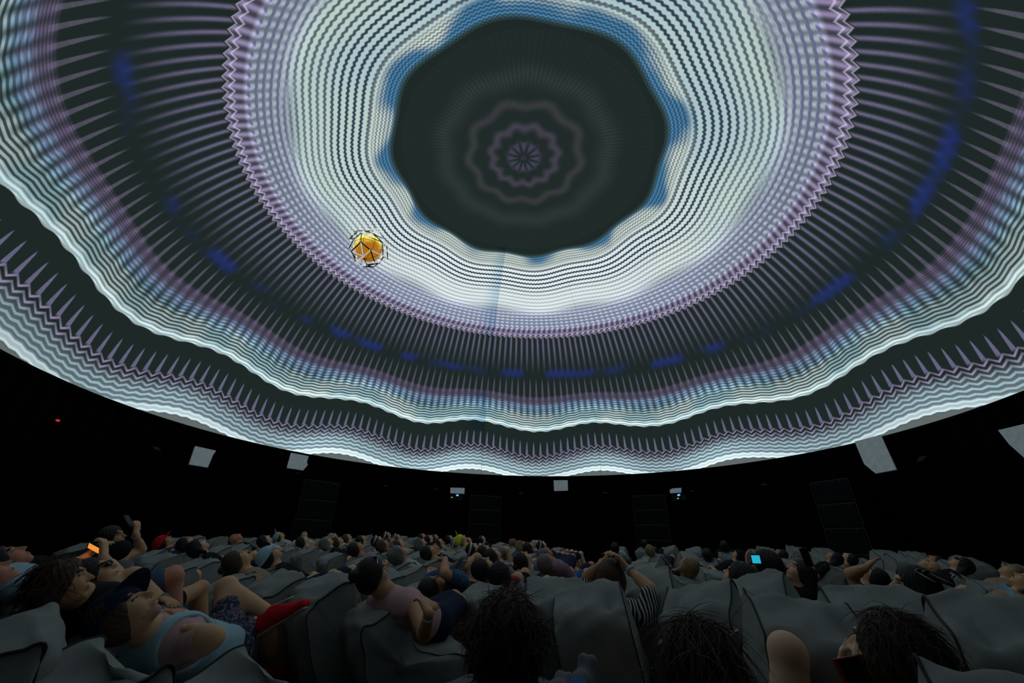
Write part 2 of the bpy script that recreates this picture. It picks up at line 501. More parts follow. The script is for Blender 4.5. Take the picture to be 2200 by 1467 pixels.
def relax(V, Q, it):
    e = np.concatenate([Q[:, [0, 1]], Q[:, [1, 2]], Q[:, [2, 3]], Q[:, [3, 0]]])
    for _ in range(it):
        s = np.zeros_like(V); c = np.zeros(len(V))
        for a, b in ((0, 1), (1, 0)):
            np.add.at(s, e[:, a], V[e[:, b]]); np.add.at(c, e[:, a], 1)
        V = V * 0.5 + 0.5 * s / np.maximum(c, 1)[:, None]
    return V

# ------------------------------------------------------------------ hardware on the wall
M_panel = plain('pale_grey_panel', (0.86, 0.90, 0.87), rough=0.85, spec=0.2, var=0.08)
M_plate = plain('dim_grey_plate', (0.045, 0.05, 0.05), rough=0.8)
def wall_panel(px, rad, mat, label, group=None, name='pale_panel', cat='panel', thick=0.02, tilt=0.55):
    c = [on_wall(x, y, rad - tilt * 0.55) for x, y in px]
    mid = sum(c, Vector()) / len(c)
    nrm = (Vector((DC.x - mid.x, DC.y - mid.y, 0)).normalized() + Vector((0, 0, tilt))).normalized()  # upward tilt added so the pale panels catch more dome light
    base = []
    for x, y in px:
        r = ray(x, y); o_ = Vector((0, 0, EYE)); base.append(o_ + r * ((mid - o_).dot(nrm) / r.dot(nrm)) - mid)
    vs = [tuple(b + nrm * thick / 2) for b in base] + [tuple(b - nrm * thick / 2) for b in base]
    n = len(base)
    fs = [tuple(range(n)), tuple(range(2 * n - 1, n - 1, -1))] + [(i, n + i, n + (i + 1) % n, (i + 1) % n) for i in range(n)]
    o = link(name, pymesh(name, vs, fs, False), mat); o.location = mid
    return tag(o, label, cat, group)
GP = 'pale panels hung below the dome rim'
wall_panel([(418.8, 958.5), (463.5, 968.3), (457, 978), (445.7, 1004.6), (405.3, 997.9)], WALL_R - 0.06, M_panel, 'pale grey wall panel with a notched right edge, leftmost of the large ones', GP)
wall_panel([(625, 972.7), (662.6, 980), (659, 993), (661, 999), (651, 1010.7), (616, 1005.3)], WALL_R - 0.06, M_panel, 'pale grey wall panel with a clipped lower corner above the leftmost speaker stack', GP)
wall_panel([(967.6, 1047.7), (998.2, 1048.4), (997.6, 1060.8), (967.6, 1059.8)], WALL_R - 0.06, M_panel, 'low wide pale panel right above the left glowing projector', GP)
wall_panel([(1189.3, 1032.2), (1219.6, 1031.5), (1220.3, 1054), (1190.7, 1055)], WALL_R - 0.06, M_panel, 'small squarish pale panel near the middle of the far wall', GP)
wall_panel([(1439, 1052.3), (1445, 1049.5), (1463.7, 1048.2), (1463.7, 1058.4), (1440, 1059.7)], WALL_R - 0.06, M_panel, 'smallest pale panel, right above the right glowing projector', GP)
wall_panel([(1837, 949), (1892, 934.5), (1926.8, 1009.3), (1882.2, 1017.5), (1857.3, 997)], WALL_R - 0.06, M_panel, 'large leaning pale panel with a cut lower left corner on the right wall', GP)
wall_panel([(2146, 924.6), (2262, 897), (2290, 1040), (2215, 995), (2170, 955)], WALL_R - 0.06, M_panel, 'pale panel cut off by the right edge of the picture', GP)
for px, lb in (((327, 958.5, 339, 960.2, 345.8, 968.3, 331, 965), 'dim grey sliver of a plate left of the leftmost pale panel'),
               ((634, 1014, 641, 1015, 647, 1019, 638, 1018), 'dim grey slip of a plate just under the clipped pale panel'),
               ((823, 1041.5, 831, 1042, 833, 1045, 825, 1045), 'dim small plate between the two left speaker stacks'),
               ((932, 1048.5, 941, 1049.5, 943, 1052, 934, 1052), 'dim small plate just left of the left glowing projector'),
               ((1114, 1058, 1123, 1058, 1124, 1061, 1115, 1061), 'dim small plate left of the squarish middle panel'),
               ((1296, 1057, 1305, 1057, 1305, 1060, 1296, 1060), 'dim small plate right of the squarish middle panel'),
               ((1482, 1053.5, 1490, 1053, 1491, 1055.5, 1481, 1056), 'dim small plate just right of the right glowing projector'),
               ((1637, 1040, 1648, 1037.5, 1647, 1042, 1635, 1043), 'dim small plate left of the rightmost speaker stack'),
               ((1977, 980.7, 1992.3, 978.7, 1982.5, 990.1, 1969, 991.7), 'dim slanted plate right of the large leaning panel')):
    wall_panel(list(zip(px[0::2], px[1::2])), WALL_R - 0.06, M_plate, lb, 'small dim plates on the wall', 'wall_plate', 'plate', tilt=0.0)

M_cab = plain('black_cabinet', (0.0016, 0.0016, 0.0018), rough=0.6, spec=0.15, bump=0.1, bscale=300)
M_edge_bolt = plain('edge_highlight_and_bolt', (0.055, 0.055, 0.055), rough=0.6, spec=0.3)  # lighter grey stands in for highlights along the cabinet edges; bolts share it
cab = box_mesh('cabinet', 1, 1, 1, 0.012); grille = box_mesh('grille', 1, 1, 1, 0.01)
highlightm = box_mesh('edge_highlight', 1, 1, 1, 0); boltm = box_mesh('corner_bolt', 1, 1, 1, 0)
ORD = ['topmost', 'second from the top', 'third from the top', 'lowest']
for si, (xl, xr, yt, yb, lab) in enumerate(((655, 731, 1033, 1074, 'leftmost speaker stack'), (1011, 1077, 1064, 1094, 'speaker stack below the left projector'),
                                            (1357, 1428, 1063, 1094, 'speaker stack below the right projector'), (1738, 1822, 1031, 1082, 'rightmost speaker stack'))):
    pl, pr = on_wall(xl, yt, WALL_R - 0.68), on_wall(xr, yt, WALL_R - 0.68)
    mid = (pl + pr) / 2; w = (pr - pl).length
    hgt = mid.z - on_wall((xl + xr) / 2, yb, WALL_R - 0.68).z
    rz = math.atan2(pr.y - pl.y, pr.x - pl.x)
    z, k = mid.z, 0
    while z > 0.02 and k < 4:
        hh = hgt if k < 3 else max(z, 0.05)
        z0 = max(z - hh, 0.0)
        e = empty('speaker_cabinet', (mid.x, mid.y, z0), rz)
        tag(e, 'black loudspeaker cabinet, %s in the %s' % (ORD[k], lab), 'speaker', 'stacked loudspeaker cabinets')
        def pc(nm, me, mat, loc, scl):
            o = link(nm, me, mat, e); o.location = loc; o.scale = scl; return o
        hb = z - z0 - 0.006
        pc('cabinet', cab, M_cab, (0, 0.3, 0), (w, 0.6, hb))
        pc('grille', grille, M_cab, (0, -0.005, 0.03), (w - 0.08, 0.02, hb - 0.06))
        pc('edge_highlight', highlightm, M_edge_bolt, (0, -0.012, hb - 0.022), (w, 0.012, 0.014))  # thin strips added as painted highlights of the cabinet edges
        for sx in (-1, 1):
            pc('edge_highlight', highlightm, M_edge_bolt, (sx * (w / 2 - 0.006), -0.012, 0), (0.009, 0.012, hb - 0.03))
            pc('corner_bolt', boltm, M_edge_bolt, (sx * (w / 2 - 0.18), -0.02, hb - 0.07), (0.03, 0.012, 0.03))
        z = z0; k += 1

M_proj = plain('projector_case', (0.01, 0.01, 0.011), rough=0.5, spec=0.3)
M_lens = plain('lens_glow', (0.02, 0.05, 0.08), emit=(0.10, 0.35, 0.75), estr=1.6)
M_led = plain('green_led', (0.05, 0.2, 0.02), emit=(0.35, 1.0, 0.08), estr=1.0)
for (x, y, lx, lb) in ((981, 1066.5, 969, 'projector with blue glowing lens and green light under the left low panel'), (1456, 1066.5, 1452, 'projector with blue glowing lens and green light under the right small panel')):
    p = on_wall(x, y, WALL_R - 0.52); rz = math.atan2(p.x - DC.x, -(p.y - DC.y)) + math.pi
    e = empty('projector', (p.x, p.y, p.z - 0.12), rz); tag(e, lb, 'projector', 'projectors below the dome rim')
    o = link('case', box_mesh('case', 0.46, 0.3, 0.16, 0.015), M_proj, e); o.location = (0, 0.2, 0)
    bm = bmesh.new(); bmesh.ops.create_cone(bm, cap_ends=True, segments=24, radius1=0.055, radius2=0.065, depth=0.1)
    me = bpy.data.meshes.new('lens_barrel'); bm.to_mesh(me); bm.free()
    o = link('lens_barrel', me, M_proj, e); o.location = (0.03, 0.06, 0.125); o.rotation_euler = (math.radians(40), 0, 0)
    bm = bmesh.new(); bmesh.ops.create_uvsphere(bm, u_segments=16, v_segments=8, radius=0.05)
    for v in bm.verts: v.co.z *= 0.45
    me = bpy.data.meshes.new('lens'); bm.to_mesh(me); bm.free()
    o = link('lens', me, M_lens, e); o.location = (0.03, 0.03, 0.165); o.rotation_euler = (math.radians(40), 0, 0)
    o = link('status_light', box_mesh('status_light', 0.05, 0.012, 0.022, 0.002), M_led, e); o.location = (-0.17 if lx == 969 else -0.02, 0.045, 0.075 if lx == 969 else 0.055)
    o = link('bracket', box_mesh('bracket', 0.08, 0.26, 0.04, 0.004), M_proj, e); o.location = (0, 0.36, -0.04)
p = on_wall(124, 903, WALL_R - 0.06)
e = empty('warning_lamp', p, math.atan2(p.x - DC.x, -(p.y - DC.y)) + math.pi); tag(e, 'tiny red warning lamp glowing high on the dark left wall', 'lamp')
link('housing', box_mesh('housing', 0.10, 0.05, 0.07, 0.01), M_proj, e).location = (0, 0.03, -0.035)
link('red_lens', box_mesh('red_lens', 0.05, 0.02, 0.018, 0.004), plain('red_lens', (0.3, 0, 0), emit=(1.0, 0.01, 0.02), estr=2.2), e).location = (0, -0.004, -0.01)

# ------------------------------------------------------------------ golden ball in a cage of rods, hung just under the screen
def tube_between(a, b, r, n=6):
    a, b = Vector(a), Vector(b); d = (b - a).normalized(); x = d.orthogonal().normalized(); y = d.cross(x)
    vs = [tuple(p + (x * math.cos(2 * math.pi * i / n) + y * math.sin(2 * math.pi * i / n)) * r) for p in (a, b) for i in range(n)]
    return vs, [(i, (i + 1) % n, n + (i + 1) % n, n + i) for i in range(n)] + [tuple(range(n - 1, -1, -1)), tuple(range(n, 2 * n))]
def build_orb():
    r = ray(791, 533)
    o = Vector((0, 0, EYE)) - DC; S = Vector((1, 1, DR / DH)); o2 = Vector((o.x, o.y, o.z * S.z)); d2 = Vector((r.x, r.y, r.z * S.z))
    a, b, c = d2.dot(d2), d2.dot(o2), o2.dot(o2) - DR * DR
    t = (-b + math.sqrt(b * b - a * c)) / a
    hit = Vector((0, 0, EYE)) + r * t
    ctr = Vector((0, 0, EYE)) + r * (t - 0.62)
    rad = (t - 0.62) * r.dot(FWD) * 29.0 / FPX
    e = empty('hanging_orb', ctr); tag(e, 'glowing golden ball inside a cage of white rods before the striped dome', 'ball')
    m, nt, out = new_mat('amber_glass'); X.nt = nt
    tc = nt.nodes.new('ShaderNodeTexCoord')
    sep = nt.nodes.new('ShaderNodeSeparateXYZ'); nt.links.new(tc.outputs['Object'], sep.inputs[0])
    n = nt.nodes.new('ShaderNodeTexNoise'); n.inputs['Scale'].default_value = 3.0; nt.links.new(tc.outputs['Object'], n.inputs['Vector'])
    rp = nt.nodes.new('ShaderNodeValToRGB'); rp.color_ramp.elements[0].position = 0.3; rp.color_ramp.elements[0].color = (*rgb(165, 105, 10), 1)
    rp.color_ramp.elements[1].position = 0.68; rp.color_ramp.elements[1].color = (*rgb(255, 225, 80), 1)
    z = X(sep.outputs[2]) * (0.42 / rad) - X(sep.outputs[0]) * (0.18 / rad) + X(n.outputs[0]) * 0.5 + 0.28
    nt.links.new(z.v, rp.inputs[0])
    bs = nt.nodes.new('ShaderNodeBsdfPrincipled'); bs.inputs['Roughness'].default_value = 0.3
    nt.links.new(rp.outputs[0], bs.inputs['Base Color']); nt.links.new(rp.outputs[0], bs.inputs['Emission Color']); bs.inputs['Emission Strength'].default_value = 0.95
    nt.links.new(bs.outputs[0], out.inputs[0])
    bm = bmesh.new(); bmesh.ops.create_uvsphere(bm, u_segments=28, v_segments=16, radius=rad)
    me = bpy.data.meshes.new('ball'); bm.to_mesh(me); bm.free(); me.polygons.foreach_set('use_smooth', [True] * len(me.polygons))
    ball = link('ball', me, m, e)
    dark = plain('dark_seam', (0.02, 0.012, 0.004), rough=0.6); white = plain('self_lit_white_rod', (0.85, 0.88, 0.9), rough=0.4, emit=(0.85, 0.9, 0.95), estr=0.45); black = plain('black_rod', (0.01, 0.012, 0.014), rough=0.5)  # lit look of the white rods put in as a faint glow
    rot = Matrix.Rotation(0.5, 4, 'X') @ Matrix.Rotation(0.35, 4, 'Y')
    for k in range(5):     # dark seams of the glass
        vs, fs = [], []
        bm = bmesh.new()
        ring = [Vector((math.cos(t_), math.sin(t_), 0)) * (rad * 1.004) for t_ in [2 * math.pi * i / 40 for i in range(40)]]
        R_ = Matrix.Rotation(k * math.pi / 4, 4, 'Z') @ Matrix.Rotation(math.pi / 2, 4, 'X') if k < 4 else Matrix.Identity(4)
        for i in range(40):
            v_, f_ = tube_between(R_ @ ring[i], R_ @ ring[(i + 1) % 40], 0.006, 4)
            fs += [tuple(j + len(vs) for j in q_) for q_ in f_]; vs += v_
        link('seam', pymesh('seam', vs, fs), dark, ball)
    bm = bmesh.new(); bmesh.ops.create_icosphere(bm, subdivisions=2, radius=rad * 1.42)
    rnd = random.Random(3)
    for v in bm.verts: v.co = rot @ (v.co + Vector((rnd.uniform(-1, 1), rnd.uniform(-1, 1), rnd.uniform(-1, 1))) * rad * 0.16)
    for i, ed in enumerate(bm.edges):
        if rnd.random() < 0.36: continue
        a_, b_ = ed.verts[0].co, ed.verts[1].co
        d_ = (b_ - a_); a_, b_ = a_ - d_ * 0.08, b_ + d_ * 0.08
        vs, fs = tube_between(a_, b_, 0.020 if rnd.random() < 0.5 else 0.014, 6)
        link('rod', pymesh('rod', vs, fs), white if rnd.random() < 0.62 else black, e)
    bm.free()
    top = Vector((0, 0, rad)); cable_end = Vector((0, 0, 1)) * (DC.z + DH * math.sqrt(max(0, 1 - ((ctr.x - DC.x) ** 2 + (ctr.y - DC.y) ** 2) / DR ** 2)) - ctr.z - 0.002)
    vs, fs = tube_between(top, cable_end, 0.0015, 5)
    link('cable', pymesh('cable', vs, fs), black, e)
build_orb()

# ------------------------------------------------------------------ bean bags
M_bag = plain('charcoal_fabric', (0.288, 0.303, 0.276), rough=0.95, spec=0.08, bump=0.35, bscale=420, var=0.10)
M_pipe = plain('black_piping', (0.035, 0.038, 0.038), rough=0.8, spec=0.3)
def catmull(pts, per=6):
    n = len(pts); out = []
    for i in range(n):
        p0, p1, p2, p3 = (np.array(pts[(i + k - 1) % n], float) for k in range(4))
        for t in np.arange(per) / per:
            out.append(0.5 * ((2 * p1) + (-p0 + p2) * t + (2 * p0 - 5 * p1 + 4 * p2 - p3) * t * t + (-p0 + 3 * p1 - 3 * p2 + p3) * t ** 3))
    return np.array(out)
PROFILE = [(-0.36, 0.0), (-0.49, 0.12), (-0.62, 0.40), (-0.69, 0.62), (-0.675, 0.71), (-0.60, 0.765), (-0.40, 0.865), (-0.32, 0.875), (-0.275, 0.81), (-0.235, 0.68), (-0.18, 0.56), (-0.05, 0.43), (0.14, 0.385), (0.36, 0.385), (0.475, 0.29), (0.49, 0.12), (0.44, 0.0), (0.0, 0.0)]
PROFILE = [(y * 0.76, z * 0.74) for y, z in PROFILE]
TOP_LOCAL = Vector((0, -0.30, 0.668))
BAGS = []
def make_bag_meshes(seed, half=0.215, empty_bag=False):
    rg = np.random.default_rng(seed)
    pr = catmull(PROFILE, 5); n = len(pr)
    nxt = np.roll(pr, -1, 0) - np.roll(pr, 1, 0); nrm = np.stack([-nxt[:, 1], nxt[:, 0]], 1); nrm /= np.linalg.norm(nrm, axis=1, keepdims=True)
    nrm = -nrm if (nrm * (pr - pr.mean(0))).sum() < 0 else nrm
    us = np.array([-1, -0.93, -0.8, -0.6, -0.4, -0.2, 0, 0.2, 0.4, 0.6, 0.8, 0.93, 1.0])
    ph = rg.uniform(0, 6.28, 8); s = np.arange(n) / n
    vs = []
    for u in us:
        puff = 0.034 * (1 - abs(u) ** 3.5) - 0.010 * abs(u) ** 14
        wr = 0.007 * np.sin(2 * np.pi * (7 * s) + 3 * u + ph[0]) * (0.4 + abs(u)) + 0.005 * np.sin(2 * np.pi * 13 * s - 5 * u + ph[1]) + 0.006 * np.sin(9 * u + 2 * np.pi * 3 * s + ph[2])
        sag = 0.012 * np.sin(2.2 * u + ph[3]) * np.exp(-((pr[:, 1] - 0.64) / 0.09) ** 2) * (1 if pr is not None else 0)
        dent = -0.045 * math.exp(-((u - (0.62 if ph[4] > 3 else -0.62)) / 0.16) ** 2) * np.exp(-(((pr[:, 0] + 0.45) / 0.08) ** 2 + ((pr[:, 1] - 0.60) / 0.08) ** 2))
        if empty_bag: dent = dent - 0.10 * (1 - u * u) * np.exp(-(((pr[:, 0] + 0.36) / 0.16) ** 2 + ((pr[:, 1] - 0.64) / 0.12) ** 2))
        puff = puff * (1 - 0.75 * np.exp(-((pr[:, 1] - 0.655) / 0.07) ** 2))
        off = puff + wr + dent
        p = pr + nrm * off[:, None]; p[:, 1] += sag
        p[:, 1] = np.maximum(p[:, 1], 0.0)
        for q in p: vs.append((u * half, q[0], q[1]))
    m = len(us); fs = []
    for i in range(m - 1):
        for j in range(n):
            k = (j + 1) % n
            fs.append((i * n + j, (i + 1) * n + j, (i + 1) * n + k, i * n + k))
    cover = pymesh('cover', vs, fs)
    V = np.array(vs).reshape(m, n, 3)
    sides, pipes = [], []
    for sgn, row in ((-1, V[0]), (1, V[-1])):
        c = np.array((0, -0.205, 0.266)); sv, sf = [], []
        for ri, k in enumerate((1.0, 0.9, 0.7, 0.45, 0.2)):
            r = row.copy(); r[:, 1:] = c[1:] + (row[:, 1:] - c[1:]) * k
            r[:, 0] += sgn * 0.035 * (1 - k ** 2.5) + sgn * 0.006 * np.sin(4 * np.pi * s + ri + ph[5])
            sv += [tuple(x) for x in r]
        sv.append((row[0][0] + sgn * 0.055, c[1], c[2]))
        for ri in range(4):
            for j in range(n):
                k = (j + 1) % n; f = (ri * n + j, ri * n + k, (ri + 1) * n + k, (ri + 1) * n + j)
                sf.append(f if sgn > 0 else f[::-1])
        for j in range(n):
            f = (4 * n + j, 4 * n + (j + 1) % n, 5 * n); sf.append(f if sgn > 0 else f[::-1])
        sides.append(pymesh('side_panel', sv, sf))
        tv, tf = [], []
        for j in range(n):
            a = row[j]; tng = row[(j + 1) % n] - row[j - 1]; tng = tng / np.linalg.norm(tng)
            x = np.array((1.0, 0, 0)); y = np.cross(tng, x)
            for q in range(5):
                an = 2 * math.pi * q / 5; tv.append(tuple(a + (x * math.cos(an) + y * math.sin(an)) * 0.005))
        for j in range(n):
            for q in range(5): tf.append((j * 5 + q, ((j + 1) % n) * 5 + q, ((j + 1) % n) * 5 + (q + 1) % 5, j * 5 + (q + 1) % 5))
        pipes.append(pymesh('piping', tv, tf))
    return cover, sides, pipes
BAG_VARIANTS = [make_bag_meshes(11 + i, half=0.205 + 0.012 * (i % 3)) for i in range(5)] + [make_bag_meshes(31, 0.27, True)]
for cv, sd, pp in BAG_VARIANTS:
    cv.materials.append(M_bag)
    for s_ in sd: s_.materials.append(M_bag)
    for p_ in pp: p_.materials.append(M_pipe)
def bag_at(loc, az, zs, variant, label, sxy=1.0, roll=None):
    roll = random.uniform(-7, 7) if roll is None else roll
    e = empty('bean_bag', (loc[0], loc[1], loc[2] - 0.15 * abs(math.sin(math.radians(roll)))), 0); e.rotation_euler = (0, -math.radians(roll), -math.radians(az)); e.scale = (sxy, sxy, zs)
    cv, sd, pp = BAG_VARIANTS[variant % len(BAG_VARIANTS)]
    link('cover', cv, None, e)
    for s_ in sd: link('side_panel', s_, None, e)
    for p_ in pp: link('piping', p_, None, e)
    tag(e, label, 'bean bag', 'charcoal bean bags for the audience')
    BAGS.append((loc[0], loc[1]))
    return e
def bag_px(px, py, d, az, label, variant=None, sxy=1.0, zlim=(0.80, 1.35), fixed=False):
    """a bag whose top middle is seen at the pixel, about d metres away, moved along the line of sight clear of its neighbours"""
    rr = ray(px, py); bearing = math.degrees(math.atan2(rr.x, rr.y))
    if not fixed: az = bearing - (16 if d < 3.0 else 32) if az < -30 else (bearing + 66 if az >= 56 else az)
    off = Matrix.Rotation(-math.radians(az), 3, 'Z') @ Vector((0, TOP_LOCAL.y * sxy, 0))
    best = None
    for k in ([0] if fixed else [0, 0.03, -0.03, 0.06, -0.06, 0.09, -0.09, 0.13, -0.13, 0.17, -0.17, 0.22]):
        dd = d * (1 + k)
        p = at_dist(px, py, dd); x, y = p.x - off.x, p.y - off.y
        if math.hypot(x - DC.x, y - DC.y) > WALL_R - 0.75: continue
        sep = min([math.hypot(x - b[0], y - b[1]) for b in BAGS] + [0.5])
        sc = min(sep, 0.5) - 0.25 * abs(k)
        if best is None or sc > best[0] + 1e-6: best = (sc, p, x, y)
    if best is None:
        while True:
            d *= 0.97; p = at_dist(px, py, d)
            if math.hypot(p.x - off.x - DC.x, p.y - off.y - DC.y) < WALL_R - 0.75: break
        best = (0, p, p.x - off.x, p.y - off.y)
    _, p, x, y = best
    z0 = zf(x, y); zs = min(max((p.z - z0) / TOP_LOCAL.z, zlim[0]), zlim[1])
    v = variant if variant is not None else (len(BAGS) * 3 + 1) % 5
    rl = None if fixed or px < 1300 else (random.uniform(8, 16) if az - bearing > -8 else random.uniform(-16, -7)) * (0.55 if d < 3 else 1.0)
    return bag_at((x, y, z0), az, zs, v, label, sxy, rl)

# ------------------------------------------------------------------ people
V3 = lambda *a: np.array(a, float)
def unit(v): v = np.array(v, float); return v / max(np.linalg.norm(v), 1e-9)
def headframe(f, u):
    f = unit(f); u = np.array(u, float); u = unit(u - f * (u @ f)); s = np.cross(f, u)
    return f, u, s
def fill_pose(J):
    """adds hips, shoulders and head frame from the spine where they are not given"""
    J = dict(J)
    for k, v in J.items():
        if isinstance(v, tuple) and len(v) == 3 and not isinstance(v[0], (tuple, list, np.ndarray)): J[k] = np.array(v, float)
    sp_ = unit(J['chest'] - J['pelvis'])
    side = unit(J.get('side', V3(1, 0, 0))); side = unit(side - sp_ * (side @ sp_)); J['side'] = side
    w = J.get('w', 1.0)
    J.setdefault('hipL', J['pelvis'] - side * 0.09 * w); J.setdefault('hipR', J['pelvis'] + side * 0.09 * w)
    J.setdefault('shL', J['chest'] - side * 0.175 * w + sp_ * 0.06); J.setdefault('shR', J['chest'] + side * 0.175 * w + sp_ * 0.06)
    J['hf'], J['hu'], J['hs'] = headframe(J['hf'], J['hu'])
    return J
def hand_prims(S, wr, d, n, curl, sgn, k=0.006, sc=1.0):
    """palm with five fingers; d fingers' direction, n the way the palm faces"""
    d = unit(d); n = unit(np.array(n, float) - d * (np.array(n, float) @ d)); w = np.cross(d, n) * sgn
    for o, l in ((-0.026, 0.078), (-0.009, 0.086), (0.009, 0.084), (0.026, 0.076)):
        S.cone(wr + w * o * 0.7 * sc, wr + (w * o + d * l) * sc, 0.016 * sc, 0.0125 * sc, 0.012)
    for i, (o, l) in enumerate(((-0.030, 0.062), (-0.010, 0.078), (0.010, 0.072), (0.029, 0.056))):
        p = wr + (w * o + d * 0.082) * sc; ang = 0.0
        for seg, (fr, r) in enumerate(((0.45, 0.0095), (0.32, 0.0085), (0.23, 0.0075))):
            ang += curl * (0.55, 0.75, 0.55)[seg] * (0.85 + 0.12 * i)
            q = p + (d * math.cos(ang) + n * math.sin(ang) + w * o * 1.2 * (1 - curl)) * l * fr * sc
            S.cone(p, q, r * sc, r * 0.92 * sc, k); p = q
    p = wr + (w * -0.024 + d * 0.022) * sc
    q = p + (w * -0.030 + d * 0.028 + n * 0.016) * sc; S.cone(p, q, 0.0135 * sc, 0.011 * sc, 0.01)
    r_ = q + (w * (-0.010 + 0.012 * curl) + d * 0.030 + n * 0.014 * curl) * sc; S.cone(q, r_, 0.0105 * sc, 0.0085 * sc, k)
def head_prims(S, c, f, u, s, fem=False):
    A = [s, f, u]
    S.ball(c + f * -0.012 + u * 0.022, (0.076, 0.094, 0.098), A, 0.02)
    S.ball(c + f * 0.022 + u * -0.042, (0.060, 0.068, 0.082), A, 0.03)
    S.ball(c + f * 0.064 + u * -0.102, (0.026, 0.022, 0.020), A, 0.025)
    S.cone(c + f * 0.080 + u * 0.030 - s * 0.036, c + f * 0.080 + u * 0.030 + s * 0.036, 0.013, 0.013, 0.02)
    S.ball(c + f * 0.050 + u * -0.035 + s * 0.036, (0.024, 0.030, 0.026), A, 0.03); S.ball(c + f * 0.050 + u * -0.035 - s * 0.036, (0.024, 0.030, 0.026), A, 0.03)
    S.cone(c + f * 0.085 + u * 0.016, c + f * 0.112 + u * -0.030, 0.009, 0.0125, 0.012)
    for q in (-1, 1): S.ball(c + f * 0.098 + u * -0.033 + s * q * 0.012, (0.009, 0.010, 0.008), A, 0.008)
    for uu, rr in ((-0.060, 0.0085), (-0.073, 0.0095)): S.cone(c + f * 0.088 + u * uu - s * 0.017, c + f * 0.088 + u * uu + s * 0.017, rr, rr, 0.008)
    for q in (-1, 1):
        S.ball(c + f * 0.081 + u * 0.008 + s * q * 0.033, (0.015, 0.010, 0.009), A, 0.012, -1)
        S.ball(c + f * 0.072 + u * 0.008 + s * q * 0.032, (0.0125, 0.0125, 0.0115), A, 0.004)
        S.ball(c + f * -0.012 + u * -0.006 + s * q * 0.076, (0.010, 0.020, 0.031), A, 0.008)
        S.ball(c + f * -0.010 + u * -0.004 + s * q * 0.086, (0.006, 0.010, 0.016), A, 0.006, -1)
def limb(S, a, b, ra, rb, k=0.03, bulge=None):
    S.cone(a, b, ra, rb, k)
    if bulge: t, r, o = bulge; S.cone(a + (b - a) * t * 0.4 + o, a + (b - a) * t * 1.5 + o, r * 0.9, r * 0.82, 0.03)
def torso(S, J, g=0.0, lo=0.0):
    w = J.get('w', 1.0); fat = J.get('fat', 1.0); sd = J['side']
    for q in (-1, 1):
        S.cone(J['pelvis'] + sd * q * 0.060 * w, J['spine'] + sd * q * 0.052 * w, 0.112 * fat + g, 0.106 * fat + g, 0.05)
        S.cone(J['spine'] + sd * q * 0.052 * w, J['chest'] + sd * q * 0.070 * w, 0.106 * fat + g, 0.108 * fat + g, 0.05)
    S.cone(J['shL'] * 0.8 + J['shR'] * 0.2, J['shR'] * 0.8 + J['shL'] * 0.2, 0.072 + g, 0.072 + g, 0.05)
SKIN = {'l': (0.76, 0.43, 0.225), 't': (0.64, 0.33, 0.155), 'd': (0.24, 0.12, 0.065), 'p': (0.82, 0.53, 0.33), 'r': (0.64, 0.28, 0.16)}
def skin_mat(k): return plain('skin_' + {'l': 'light', 't': 'tan', 'd': 'dark', 'p': 'pale', 'r': 'ruddy'}[k], SKIN[k], rough=0.55, spec=0.35, bump=0.1, bscale=300, var=0.06)
M_lip = plain('lips', (0.30, 0.10, 0.085), rough=0.5); M_eye = plain('closed_eye_line', (0.03, 0.018, 0.014), rough=0.4)
